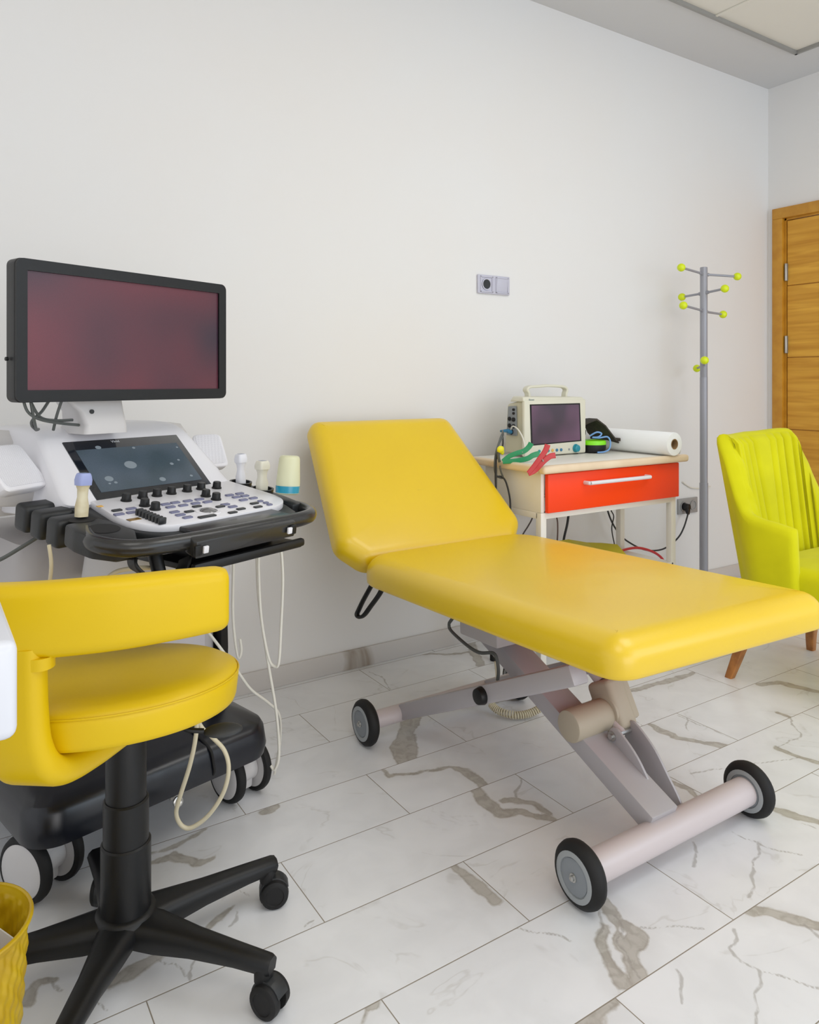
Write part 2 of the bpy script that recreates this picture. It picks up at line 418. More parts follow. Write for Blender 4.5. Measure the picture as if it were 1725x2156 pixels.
THIN = [   # hairline cracks
 [(-3.172,-1.372),(-3.154,-1.389),(-3.136,-1.407),(-3.105,-1.439),(-3.091,-1.459)],
 [(-2.761,-0.938),(-2.781,-0.968),(-2.821,-0.996),(-2.847,-1.029)],
 [(-3.514,-1.142),(-3.495,-1.136)],
 [(-2.751,-0.071),(-2.729,-0.126),(-2.764,-0.247)],
 [(-3.591,-0.964),(-3.577,-0.992)],
 [(-2.499,-1.421),(-2.501,-1.454),(-2.492,-1.484),(-2.515,-1.501),(-2.563,-1.516),(-2.594,-1.540),(-2.645,-1.563),(-2.681,-1.580)],
 [(-2.497,-1.487),(-2.478,-1.525),(-2.449,-1.559)],
 [(-2.789,-1.620),(-2.811,-1.640),(-2.848,-1.643),(-2.857,-1.679),(-2.845,-1.707),(-2.871,-1.725),(-2.910,-1.737),(-2.933,-1.758),(-2.960,-1.770)],
 [(-2.847,-1.710),(-2.821,-1.748),(-2.795,-1.796)],
 [(-2.621,-1.392),(-2.641,-1.427),(-2.698,-1.458)],
 [(-2.979,-1.620),(-3.000,-1.656),(-3.035,-1.674)],
 [(-2.357,-1.199),(-2.269,-1.222),(-2.256,-1.231)],
 [(-2.165,-1.254),(-2.104,-1.282),(-2.010,-1.313)],
 [(-2.068,-0.967),(-2.137,-1.025)],
 [(-2.102,-0.730),(-2.138,-0.776),(-2.146,-0.821),(-2.214,-0.872),(-2.246,-0.948)],
 [(-1.771,-1.143),(-1.824,-1.185),(-1.857,-1.235),(-1.923,-1.247),(-2.007,-1.246)],
 [(-2.076,-0.946),(-2.072,-1.024),(-2.065,-1.155)],
 [(-2.958,-1.413),(-2.992,-1.453),(-3.034,-1.478)],
 [(-2.963,-1.460),(-2.989,-1.502),(-3.017,-1.517),(-3.031,-1.556),(-3.043,-1.574),(-3.048,-1.595)],
 [(-2.942,-1.515),(-2.888,-1.547),(-2.845,-1.578)],
 [(-2.325,-1.490),(-2.318,-1.530)],
 [(-2.660,-1.692),(-2.676,-1.733)],
 [(-3.642,-1.058),(-3.619,-1.046),(-3.608,-1.027)],
 [(-3.754,-1.151),(-3.734,-1.118),(-3.716,-1.104)],
 [(-3.781,-1.066),(-3.774,-1.090),(-3.763,-1.099),(-3.751,-1.151)],
 [(-3.909,-1.093),(-3.900,-1.113),(-3.886,-1.132)],
 [(-3.972,-1.009),(-3.953,-1.046)],
]

def seg_dist(P, a, b):
    a = np.array(a[:2]); b = np.array(b[:2]); d = b-a
    t = np.clip(((P-a)@d)/max(d@d, 1e-9), 0, 1)
    return np.linalg.norm(P-(a+t[:, None]*d), axis=1), t

def build_floor():
    nx, ny = 126, 40                                   # cells per tile
    dx, dy = TL/nx, TW/ny
    x0 = -2.77-2*TL; x1 = -2.77+3*TL; y0 = Y0-5*TW; y1 = Y0+3*TW+.0315
    xs = np.arange(x0, x1+dx/2, dx); ys = list(np.arange(y0, Y0+3*TW+dy/2, dy)); ys = np.array(ys+[.0])
    nX, nY = len(xs), len(ys)
    verts = [(x, y, 0) for y in ys for x in xs]
    faces = [(j*nX+i, j*nX+i+1, (j+1)*nX+i+1, (j+1)*nX+i) for j in range(nY-1) for i in range(nX-1)]
    n0 = len(verts)
    X0, X1, Ya, Yb = XL, .0, YF, ys[-1]
    ex = [X0, float(xs[0]), float(xs[-1]), X1]; ey = [Ya, float(ys[0]), float(ys[-1])]
    for (a, b, c, d) in ((ex[0], ex[3], ey[0], ey[1]), (ex[0], ex[1], ey[1], ey[2]), (ex[2], ex[3], ey[1], ey[2])):
        k = len(verts); verts += [(a, c, 0), (b, c, 0), (b, d, 0), (a, d, 0)]; faces.append((k, k+1, k+2, k+3))
    me = bpy.data.meshes.new('floor'); me.from_pydata(verts, [], faces); me.update()
    nl = len(me.loops); co = np.zeros(len(verts)*3); me.vertices.foreach_get('co', co); co = co.reshape(-1, 3)[:, :2]
    vi = np.zeros(nl, int); me.loops.foreach_get('vertex_index', vi)
    nf = len(me.polygons); ctr = np.zeros(nf*3); me.polygons.foreach_get('center', ctr); ctr = ctr.reshape(-1, 3)[:, :2]
    row = np.floor((ctr[:, 1]-Y0)/TW).astype(int); off = np.where(row % 2 == 0, -2.77, -3.1225)
    colm = np.floor((ctr[:, 0]-off)/TL).astype(int)
    fl = np.repeat(np.arange(nf), 4); P = co[vi]; R = row[fl]; K = colm[fl]
    wob = np.array([(noise.noise((p[0]*22, p[1]*22, 3.)), noise.noise((p[0]*22, p[1]*22, 9.)), noise.noise((p[0]*80, p[1]*80, 5.)), noise.noise((p[0]*80, p[1]*80, 7.))) for p in co])
    Q = P+wob[vi][:, :2]*.010+wob[vi][:, 2:]*.003
    dw = np.full(nl, .5); dt = np.full(nl, .5)
    for pl in WIDE:
        m = pl[len(pl)//2]; r, c = tile_of(m[0], m[1]); s = (R == r) & (K == c)
        if not s.any(): continue
        for a, b in zip(pl, pl[1:]):
            d, t = seg_dist(Q[s], a, b); dw[s] = np.minimum(dw[s], d-(a[2]+(b[2]-a[2])*t))
    for pl in THIN:
        m = pl[len(pl)//2]; r, c = tile_of(m[0], m[1]); s = (R == r) & (K == c)
        if not s.any(): continue
        for a, b in zip(pl, pl[1:]):
            d, t = seg_dist(Q[s], a, b); dt[s] = np.minimum(dt[s], d)
    at = me.attributes.new('veins', 'FLOAT_COLOR', 'CORNER')
    buf = np.zeros((nl, 4)); buf[:, 0] = dw; buf[:, 1] = dt; buf[:, 2] = 0; buf[:, 3] = 1
    at.data.foreach_set('color', buf.astype(np.float32).ravel())
    o = bpy.data.objects.new('floor', me); C.objects.link(o); o['kind'] = 'structure'
    me.materials.append(floor_mat())

def brick_nodes(nt, L, tc):
    """tile id and distance to the nearest joint, running bond"""
    def mth(op, a, b=None, c=None):
        n = nt.nodes.new('ShaderNodeMath'); n.operation = op
        for i, q in enumerate((a, b, c)):
            if q is None: continue
            if isinstance(q, (int, float)): n.inputs[i].default_value = q
            else: L(q, n.inputs[i])
        return n.outputs[0]
    sp = nt.nodes.new('ShaderNodeSeparateXYZ'); L(tc.outputs['Object'], sp.inputs[0])
    v = mth('DIVIDE', mth('SUBTRACT', sp.outputs[1], Y0), TW)
    row = mth('FLOOR', v); fv = mth('SUBTRACT', v, row)
    par = mth('FLOORED_MODULO', row, 2.)
    u = mth('DIVIDE', mth('SUBTRACT', sp.outputs[0], mth('SUBTRACT', -2.77, mth('MULTIPLY', par, .3525))), TL)
    cl = mth('FLOOR', u); fu = mth('SUBTRACT', u, cl)
    du = mth('MULTIPLY', mth('MINIMUM', fu, mth('SUBTRACT', 1., fu)), TL)
    dv = mth('MULTIPLY', mth('MINIMUM', fv, mth('SUBTRACT', 1., fv)), TW)
    return mth, row, cl, mth('MINIMUM', du, dv)

def floor_mat():
    m = bpy.data.materials.new('marble_floor_tile'); m.use_nodes = True
    nt = m.node_tree; b = nt.nodes['Principled BSDF']; L = nt.links.new
    tc = nt.nodes.new('ShaderNodeTexCoord')
    mth, row, cl, jd = brick_nodes(nt, L, tc)
    cmb = nt.nodes.new('ShaderNodeCombineXYZ'); L(mth('MULTIPLY', cl, 3.7), cmb.inputs[0]); L(mth('MULTIPLY', row, 5.3), cmb.inputs[1])
    add = nt.nodes.new('ShaderNodeVectorMath'); L(tc.outputs['Object'], add.inputs[0]); L(cmb.outputs[0], add.inputs[1])
    def nz(sc, det, dist=0., rough=.5):
        n = nt.nodes.new('ShaderNodeTexNoise'); n.inputs['Scale'].default_value = sc; n.inputs['Detail'].default_value = det
        n.inputs['Distortion'].default_value = dist; n.inputs['Roughness'].default_value = rough; L(add.outputs[0], n.inputs['Vector']); return n.outputs['Fac']
    def ss(x, a, c):
        n = nt.nodes.new('ShaderNodeMapRange'); n.interpolation_type = 'SMOOTHSTEP'; L(x, n.inputs[0])
        n.inputs[1].default_value = a; n.inputs[2].default_value = c; n.inputs[3].default_value = 0; n.inputs[4].default_value = 1; return n.outputs[0]
    def mix(f, a, c):
        n = nt.nodes.new('ShaderNodeMix'); n.data_type = 'RGBA'
        if isinstance(f, float): n.inputs[0].default_value = f
        else: L(f, n.inputs[0])
        for i, q in ((6, a), (7, c)):
            if isinstance(q, tuple): n.inputs[i].default_value = (*lin(q), 1)
            else: L(q, n.inputs[i])
        return n.outputs[2]
    at = nt.nodes.new('ShaderNodeAttribute'); at.attribute_name = 'veins'
    sep = nt.nodes.new('ShaderNodeSeparateColor'); L(at.outputs['Color'], sep.inputs[0])
    fine = nz(26, 5, .4, .6); mid = nz(9, 4, .6)
    base = mix(ss(mid, .3, .75), (234, 236, 240), (225, 227, 231))
    # faint procedural hairlines everywhere
    hair = mth('ABSOLUTE', mth('SUBTRACT', nz(2.6, 4, 1.2), .5))
    base = mix(mth('MULTIPLY', mth('SUBTRACT', 1., ss(hair, 0., .012)), mth('MULTIPLY', ss(mid, .45, .6), .28)), base, (176, 172, 166))
    # broad veins: grey-brown body, darker crisp edge, light islands
    w = mth('ADD', sep.outputs[0], mth('MULTIPLY', mth('SUBTRACT', fine, .5), .016))
    body = mth('SUBTRACT', 1., ss(w, .0005, .0075))
    isl = ss(nz(34, 3, .8), .36, .62)
    vc = mix(isl, (164, 159, 150), (186, 182, 175))
    base = mix(mth('MULTIPLY', body, .92), base, vc)
    edge = mth('SUBTRACT', 1., ss(mth('ABSOLUTE', w), .0, .003))
    base = mix(mth('MULTIPLY', edge, .16), base, (116, 106, 96))
    halo = mth('SUBTRACT', 1., ss(sep.outputs[0], 0., .05))
    base = mix(mth('MULTIPLY', halo, .13), base, (170, 165, 158))
    t = mth('ADD', sep.outputs[1], mth('MULTIPLY', mth('SUBTRACT', fine, .5), .004))
    base = mix(mth('MULTIPLY', mth('SUBTRACT', 1., ss(mth('ABSOLUTE', t), .0010, .0044)), .58), base, (150, 146, 140))
    base = mix(mth('SUBTRACT', 1., ss(jd, .0007, .0015)), base, (140, 132, 120))
    L(base, b.inputs['Base Color'])
    b.inputs['Roughness'].default_value = .27; b.inputs['Specular IOR Level'].default_value = .5
    bp = nt.nodes.new('ShaderNodeBump'); bp.inputs['Strength'].default_value = .3; bp.inputs['Distance'].default_value = .001
    L(ss(jd, .0004, .002), bp.inputs['Height']); L(bp.outputs['Normal'], b.inputs['Normal'])
    return m
build_floor()

def skirt_mat():
    m = mat('marble_skirting', (196, 190, 184), .35)
    nt = m.node_tree; b = nt.nodes['Principled BSDF']; L = nt.links.new
    tc = nt.nodes.new('ShaderNodeTexCoord')
    n = nt.nodes.new('ShaderNodeTexNoise'); n.inputs['Scale'].default_value = 2.2; n.inputs['Detail'].default_value = 5; n.inputs['Distortion'].default_value = 1.5
    rp = nt.nodes.new('ShaderNodeValToRGB')
    e = rp.color_ramp.elements; e[0].position = .33; e[0].color = (*lin((150, 138, 124)), 1); e[1].position = .43; e[1].color = (*lin((204, 200, 197)), 1)
    L(tc.outputs['Object'], n.inputs['Vector']); L(n.outputs['Fac'], rp.inputs[0]); L(rp.outputs[0], b.inputs['Base Color'])
    return m
M['skirt'] = skirt_mat()

struct('wall_back', box(new(), ((XL+.1)/2, .06, H/2), (-XL+.1, .12, H)), 'wall', smooth=0)
w = new()                                            # right wall with the opening of the door
DY0, DY1, DT = -.035, -1.02, 2.109                   # outer edge of the door frame
FR = .062
box(w, (.06, (DY0-FR/2)/2, H/2), (.12, -(DY0-FR/2), H)); box(w, (.06, (DY1+FR/2+YF)/2, H/2), (.12, DY1+FR/2-YF, H))
box(w, (.06, (DY0+DY1)/2, (DT-FR/2+H)/2), (.12, DY0-DY1-FR, H-DT+FR/2))
struct('wall_right', w, 'wall', smooth=0)
struct('baseboard_back', box(new(), (XL/2, -.006, .0365), (-XL, .012, .073), bev=.002), 'skirt')
struct('baseboard_right', box(new(), (-.006, (DY1+YF)/2, .0365), (.012, DY1-YF-.01, .073), bev=.002), 'skirt')
# ceiling: plaster border, metal angle, lay-in panels
CX, CY = -.339, -.356                                # corner of the panel field
TS = .696
c = new()
box(c, (CX/2, YF/2, H+.05), (-CX, -YF, .1)); box(c, ((CX+XL)/2, CY/2, H+.05), (CX-XL, -CY, .1))
ceil = struct('ceiling', c, 'ceil', smooth=0)
ang = new()
box(ang, ((CX+XL)/2, CY-.006, H-.002), (CX-XL, .014, .022)); box(ang, (CX-.006, (CY+YF)/2, H-.002), (.014, CY-YF, .022))
struct('ceiling_angle_trim', ang, 'trim_m', ceil, smooth=0)
tb = new()
for i in range(1, 9): box(tb, (CX-TS*i, (CY+YF)/2, H+.0005), (.014, CY-YF, .006))
for j in range(1, 9): box(tb, ((CX+XL)/2, CY-TS*j, H+.0005), (CX-XL, .014, .006))
struct('ceiling_grid', tb, 'tile_c', ceil, smooth=0)
for i in range(9):
    for j in range(9):
        xa, xb = CX-TS*i, max(CX-TS*(i+1), XL); ya, yb = CY-TS*j, max(CY-TS*(j+1), YF)
        if xa-xb < .05 or ya-yb < .05: continue
        struct('ceiling_tile', box(new(), ((xa+xb)/2, (ya+yb)/2, H+.012), (xa-xb-.008, ya-yb-.008, .014)), 'tile_c', ceil, smooth=0)

# door in the right wall
d = bpy.data.objects.new('door_1', None); C.objects.link(d); d.location = (0, (DY0+DY1)/2, 0); d['kind'] = 'structure'
ROOTS[d.name] = Matrix.Translation(d.location).inverted()
for ya, yb in ((DY0, DY0-FR), (DY1+FR, DY1)):
    obj('door_frame', box(new(), (-.008, (ya+yb)/2, (DT-FR)/2), (.026, FR, DT-FR), bev=.003), 'oak_frame', d)
obj('door_frame', box(new(), (-.008, (DY0+DY1)/2, DT-FR/2), (.026, DY0-DY1, FR), bev=.003), 'oak_frame', d)
jb = new()
box(jb, (.055, DY0-FR-.004, (DT-FR)/2), (.10, .012, DT-FR)); box(jb, (.055, DY1+FR+.004, (DT-FR)/2), (.10, .012, DT-FR)); box(jb, (.055, (DY0+DY1)/2, DT-FR-.005), (.10, DY0-DY1-2*FR, .012))
obj('door_jamb', jb, 'oak_frame', d, smooth=0)
zs = [.005, .417, .829, 1.243, 1.657, 2.034]
dl = new()
box(dl, (.03, (DY0+DY1)/2, 1.02), (.03, DY0-DY1-2*FR-.03, 2.025))
leaf = obj('door_leaf', dl, 'oak_frame', d, smooth=0)
for za, zb in zip(zs, zs[1:]):
    obj('door_board', box(new(), (.012, (DY0+DY1)/2, (za+zb)/2), (.012, DY0-DY1-2*FR-.03, zb-za-.005), bev=.002), 'oak', leaf, smooth=0)
for z in (1.735, 1.318, .30):
    h = new(); cyl(h, (-.004, DY0-FR-.012, z-.05), (-.004, DY0-FR-.012, z+.05), .007, seg=14, e=.002); box(h, (.008, DY0-FR-.012, z), (.014, .016, .1))
    obj('hinge', h, 'silver', d)
hd = new(); cyl(hd, (.01, DY1+FR+.08, 1.03), (-.05, DY1+FR+.08, 1.03), .009); tube(hd, [(-.05, DY1+FR+.08, 1.03), (-.052, DY1+FR+.14, 1.03), (-.05, DY1+FR+.2, 1.03)], .009); cyl(hd, (.012, DY1+FR+.08, 1.03), (-.0, DY1+FR+.08, 1.03), .026)
obj('door_handle', hd, 'silver', d)

# ------------------------------------------------------------------ wall sockets
def schuko(bm_plate, x, z, w, parent, m='socket'):
    """round recessed socket insert at (x, z) on the back wall"""
    b = new(); r = w*.36
    lathe(b, (x, -.0135, z), (0, -1, 0), [(0, w*.44), (.0015, w*.44), (.0015, r), (-.006, r*.94), (-.006, 0)], 32, cap=False)
    o = obj('socket_insert', b, m, parent)
    hl = new()
    for s in (-1, 1): cyl(hl, (x+s*r*.45, -.0072, z), (x+s*r*.45, -.0082, z), .0028, seg=12)
    obj('contact_hole', hl, 'hole', o)
    return o
def plate(x0, x1, z0, z1, name, label, m):
    t = thing(name, ((x0+x1)/2, 0, (z0+z1)/2), label, 'wall socket')
    b = new(); box(b, ((x0+x1)/2, -.0055, (z0+z1)/2), (x1-x0, .011, z1-z0), bev=.003)
    obj('cover_plate', b, m, t); return t
t = plate(-2.177, -2.0, 1.483, 1.564, 'wall_socket', 'silver double wall plate with one socket and one blank, high above the couch', 'socket')
for k, cx in enumerate((-2.132, -2.045)):
    fb = new(); wq = .064
    for s in (-1, 1):
        box(fb, (cx+s*wq/2, -.0125, 1.5235), (.005, .005, wq+.005), bev=.001); box(fb, (cx, -.0125, 1.5235+s*wq/2), (wq+.005, .005, .005), bev=.001)
    obj('insert_frame', fb, 'socket', t)
    if k == 0:
        schuko(None, cx, 1.5235, .058, t)
        cup = new(); lathe(cup, (cx, -.0125, 1.5235), (0, -1, 0), [(0, .021), (.0002, 0)], 28, cap=False); obj('socket_recess', cup, 'dark', t)
    else:
        rk = new(); hexa(rk, [(cx-.029, -.012, 1.4945), (cx+.029, -.012, 1.4945), (cx+.029, -.008, 1.4945), (cx-.029, -.008, 1.4945), (cx-.029, -.016, 1.5525), (cx+.029, -.016, 1.5525), (cx+.029, -.008, 1.5525), (cx-.029, -.008, 1.5525)], .001)
        obj('blank_insert', rk, 'socket', t)
t = plate(-.838, -.677, .402, .484, 'wall_socket', 'grey double wall socket low behind the cart, black plug in its left half', 'socket2')
schuko(None, -.797, .443, .06, t, 'socket2'); schuko(None, -.718, .443, .06, t, 'socket2')

# ------------------------------------------------------------------ examination couch
def arm_bar(bm, p0, p1, w, h, bev=.006):
    """box-section bar between two points, width along x"""
    p0 = Vector(p0); p1 = Vector(p1); d = (p1-p0).normalized(); x = Vector((1, 0, 0)); u = x.cross(d).normalized()
    if u.z < 0: u = -u
    R = Matrix((x, d, u)).transposed()
    return box(bm, (p0+p1)/2, (w, (p1-p0).length, h), R, bev)

couch = thing('examination_couch', (-2.72, -1.0, 0), 'yellow padded examination couch on wheels with raised backrest', 'examination couch')
PW, PT = .685, .078
PC = -2.712
tilt = math.atan2(.035, 1.03)
L_SEAT = 1.065
mx = Matrix.Translation((PC, -1.055, .5095)) @ Matrix.Rotation(-tilt, 4, 'X')
so = rpoly([(-.348, -.503), (.336, -.545), (.345, .555), (-.348, .54)], [.062, .062, .15, .13])
obj('seat_pad', pad_outline(new(), so, .082, .05, .012, mx), 'yellow', couch, smooth=60)
# backrest hinged at the head end, narrowing towards its top
ang = math.radians(46)
Dv = Vector((0, math.cos(ang), math.sin(ang))); Nv = Vector((0, -math.sin(ang), math.cos(ang)))
hinge = Vector((PC-.008, -.545, .555)); BT = .078
bmx = Matrix.Translation(hinge-Nv*BT) @ Matrix((Vector((1, 0, 0)), Dv, Nv)).transposed().to_4x4()
bo_ = rpoly([(-.30, -.005), (.30, -.005), (.372, .075), (.297, .590), (-.300, .590), (-.372, .075)], [.03, .03, .03, .05, .04, .03])
obj('backrest_pad', pad_outline(new(), bo_, BT, .045, .012, bmx), 'yellow', couch, smooth=60)
PT = BT
ub = new(); box(ub, (PC, -1.02, .502), (.52, .80, .012), Matrix.Rotation(-tilt, 3, 'X'), .002)
obj('added_bounce_board', ub, 'salmon', couch)  # unseen board, added to bounce a peach tint onto the floor below
# frame below the pads
fr = new()
for x in (PC-.2, PC+.2): box(fr, (x, -1.03, .488), (.04, .92, .03), Matrix.Rotation(-tilt, 3, 'X'), .004)
for y in (-.62, -1.4): box(fr, (PC, y, .475+(-.5-y)*.035), (.44, .035, .025), None, .004)
obj('pad_frame', fr, 'grey_steel', couch)
for x in (PC-.2, PC+.2):
    o0 = hinge-Nv*(PT+.014); bf = new(); arm_bar(bf, (x, *(o0+Dv*.03).yz), (x, *(o0+Dv*.5).yz), .035, .024)
    obj('backrest_frame', bf, 'grey_steel', couch)
# axles
AF, AR, WR = -1.405, -.555, .068
obj('front_axle', cyl(new(), (-2.985, AF, WR), (-2.425, AF, WR), .034, seg=32), 'grey_tube', couch)
ra = new(); cyl(ra, (-3.02, AR, WR), (-2.455, AR, WR), .026, seg=28)
obj('rear_axle', ra, 'grey_tube', couch)
def wheel(xc, y, R, w, out, parent):
    b = new()
    prof = [(-w/2, R*.62), (-w/2, R*.78), (-w/2+.002, R*.86), (-w/4, R*.965), (0, R), (w/4, R*.965), (w/2-.002, R*.86), (w/2, R*.78), (w/2, R*.62)]
    lathe(b, (xc, y, R), (1, 0, 0), prof, 40, cap=False)
    lathe(b, (xc, y, R), (1, 0, 0), [(-w/2, R*.62), (w/2, R*.62)], 40, cap=False)
    ty = obj('wheel', b, 'rubber', parent)
    b = new()
    for s in (-1, 1):
        lathe(b, (xc, y, R), (s, 0, 0), [(0, R*.74), (w/2+.0005, R*.74), (w/2+.0015, R*.70), (w/2+.0015, R*.58), (w/2-.002, R*.57), (w/2-.002, 0)], 36, cap=False)
    obj('wheel_rim', b, 'hubring', ty)
    b = new()
    for s in (-1, 1): lathe(b, (xc, y, R), (s, 0, 0), [(w/2-.003, R*.55), (w/2-.0005, R*.54), (w/2+.001, R*.3), (w/2+.001, 0)], 32, cap=False)
    obj('wheel_hub', b, 'hub', ty)
    b = new(); s = out; lathe(b, (xc, y, R), (s, 0, 0), [(w/2, .009), (w/2+.003, .009), (w/2+.003, .0055), (w/2+.008, .0055), (w/2+.009, .004), (w/2+.009, 0)], 18, cap=False)
    obj('axle_bolt', b, 'bolt', ty)
wheel(-3.005, AF, WR, .038, -1, couch); wheel(-2.405, AF, WR, .038, 1, couch)
wheel(-3.04, AR, WR, .036, -1, couch); wheel(-2.435, AR, WR, .036, 1, couch)
# scissor arms
X1 = -2.735
a1 = new(); arm_bar(a1, (X1, -1.40, .092), (X1, -.56, .455), .09, .05, .004)
obj('lifting_arm', a1, 'grey_steel', couch)
X2 = -2.90
a2 = new(); arm_bar(a2, (X2, -.565, .073), (X2, -1.30, .432), .05, .048)
obj('lifting_arm', a2, 'grey_steel', couch)
a3 = new(); arm_bar(a3, (-2.56, -.565, .073), (-2.56, -1.30, .432), .05, .048)
obj('lifting_arm', a3, 'grey_steel', couch)
pv = new(); cyl(pv, (-2.93, -.955, .262), (-2.53, -.955, .262), .017)
obj('pivot_shaft', pv, 'grey_steel', couch)
pc = new(); cyl(pc, (-2.922, -.975, .272), (-2.942, -.975, .272), .024, .021, e=.003)
obj('pivot_cap', pc, 'black', couch)
# actuator: motor, gear housing, rod and link plates
ac = new(); cyl(ac, (-2.80, -1.165, .232), (-2.665, -1.165, .232), .040, seg=36, e=.006)
motor = obj('motor', ac, 'beige', couch)
g = new(); Rg = Matrix.Rotation(math.radians(-28), 3, 'X')
box(g, (-2.64, -1.165, .252), (.062, .085, .125), Rg, .014, 3); box(g, (-2.615, -1.165, .258), (.05, .068, .105), Rg, .008)
cyl(g, (-2.672, -1.165, .236), (-2.66, -1.165, .236), .048, seg=32, e=.004)
obj('gear_housing', g, 'beige', couch)
rd = new(); cyl(rd, (-2.635, -1.13, .30), (-2.635, -.88, .47), .022); cyl(rd, (-2.665, -1.18, .235), (-2.67, -1.225, .205), .012)
obj('actuator_rod', rd, 'grey_tube', couch)
leafn = [(-1.21, .206), (-1.21, .170), (-1.236, .133), (-1.296, .101), (-1.363, .072), (-1.392, .062), (-1.372, .10), (-1.341, .139), (-1.303, .186), (-1.259, .22), (-1.228, .232)]
def smooth_leaf(pts): return [(p.x, p.y) for p in spline([(y, z, 0) for y, z in pts], 4, closed=True)]
for x in (-2.706, -2.640):
    p = new(); prism(p, [(x, y, z) for y, z in smooth_leaf(leafn)], (1, 0, 0), .007, .0012)
    obj('link_plate', p, 'grey_steel', couch)
bo = new(); cyl(bo, (-2.715, -1.225, .208), (-2.626, -1.225, .208), .007, seg=8); cyl(bo, (-2.709, -1.225, .208), (-2.705, -1.225, .208), .012, seg=20)
obj('link_bolt', bo, 'bolt', couch)
bx = new(); box(bx, (-2.79, -.86, .405), (.12, .17, .075), Matrix.Rotation(-tilt, 3, 'X'), .006)
cb = obj('control_box', bx, 'trunk', couch)
lv = new()
loop = [(-2.958, -.475, .475), (-2.965, -.452, .44), (-2.975, -.425, .395), (-2.983, -.412, .365), (-2.988, -.408, .348), (-2.985, -.418, .342), (-2.978, -.437, .352), (-2.968, -.462, .385), (-2.955, -.495, .43), (-2.948, -.515, .468)]
tube(lv, loop, .0115, 10, 6, ry=.006)
obj('release_lever', lv, 'black', couch)
# handset cable, coiled part hanging below the arms
hc = new()
tube(hc, [(-2.80, -.74, .44), (-2.83, -.71, .385), (-2.83, -.697, .365), (-2.83, -.712, .349), (-2.83, -.789, .33), (-2.83, -.845, .327), (-2.83, -.905, .344), (-2.83, -.923, .33), (-2.83, -.929, .299), (-2.83, -.925, .275)], .005, 8, 6)
obj('actuator_cable', hc, 'cable_g', couch)
hc = new()
tube(hc, [(-2.62, -.66, .20), (-2.605, -.65, .13), (-2.595, -.625, .07), (-2.588, -.60, .035)], .003, 8, 6)
axis_pts = spline([(-2.588, -.60, .034), (-2.579, -.629, .020), (-2.55, -.677, .0165), (-2.504, -.695, .018), (-2.461, -.705, .030)], 60)
coil = []
for i, p in enumerate(axis_pts):
    t = (axis_pts[min(i+1, len(axis_pts)-1)]-axis_pts[max(i-1, 0)]).normalized(); x, y, _ = frame_of(t); a = i*2*PI/9
    coil.append(p+x*math.cos(a)*.0105+y*math.sin(a)*.0105)
tube(hc, coil, .0026, 6, 1, smooth=False)
tube(hc, [coil[-1], (-2.45, -.72, .06), (-2.47, -.74, .12), (-2.52, -.76, .22)], .003, 8, 5)
obj('handset_cable', hc, 'cable_c', couch)
kn = new(); cyl(kn, (-2.62, -.92, .43), (-2.60, -.95, .405), .02, .016, e=.004); cyl(kn, (-2.62, -.92, .43), (-2.62, -.91, .47), .01)
obj('adjuster_knob', kn, 'black', couch)

# ------------------------------------------------------------------ working stool
SC = Vector((-3.84, -1.052, 0))
stool = thing('swivel_stool', SC, 'yellow swivel stool with curved backrest and black five-star base', 'stool')
tiltm = Matrix.Translation((-3.862, -1.056, .55)) @ Matrix.Rotation(math.radians(-6.2), 4, 'X') @ Matrix.Rotation(math.radians(1.2), 4, 'Y')
st = new()
lathe(st, (0, 0, 0), (0, 0, 1), [(-.056, 0), (-.056, .21), (-.053, .2185), (-.045, .2215), (-.012, .226), (-.004, .2255), (-.001, .2235), (.0035, .2215), (.012, .205), (.018, .175), (.022, .12), (.0235, .06), (.024, 0)], 72, cap=False)
seat = obj('seat', st, 'yellow_m', stool, fm=tiltm, smooth=60)
sp = new(); tube(sp, [(.2262*math.cos(i*PI/30), .2262*math.sin(i*PI/30), -.002) for i in range(60)], .0016, 6, 1, closed=True)
obj('seat_piping', sp, 'yellow_m', seat, fm=tiltm)
sm = new(); tube(sm, [(-.172, -.146, -.006), (-.1715, -.1455, -.03), (-.170, -.144, -.052)], .0012, 6, 2)
obj('seat_seam', sm, 'seam', seat, fm=tiltm)
# curved backrest: rounded slab swept along an arc
def sweep_slab(bm, path, h0, h1, th, rnd, n=10):
    """upright slab: path = plan points, h0/h1 lists of lower/upper height"""
    P = spline([(x, y, 0) for x, y in path], 12); k = len(P); rings = []
    for i, p in enumerate(P):
        t = (P[min(i+1, k-1)]-P[max(i-1, 0)]).normalized(); nrm = Vector((t.y, -t.x, 0))
        u = i/(k-1); a = np.interp(u, np.linspace(0, 1, len(h0)), h0); b = np.interp(u, np.linspace(0, 1, len(h1)), h1)
        e = min(1., min(i, k-1-i)/4.); sc = math.sqrt(1-(1-e)**2) if e < 1 else 1.
        hh = (b-a)/2; mid = (a+b)/2; o = rrect(th*max(sc, .25), 2*(hh-rnd*.5*(1-sc)), rnd, 6)
        rings.append([p+nrm*x+Vector((0, 0, mid+y)) for x, y in o])
    return rings_solid(bm, rings)
bk = new()
sweep_slab(bk, [(-4.30, -1.04), (-4.20, -1.135), (-4.06, -1.235), (-3.93, -1.285), (-3.82, -1.298), (-3.727, -1.290)], [.675, .677, .68, .682, .684, .684], [.79, .792, .795, .797, .795, .788], .052, .021)
obj('backrest', bk, 'yellow_m', stool, smooth=60)
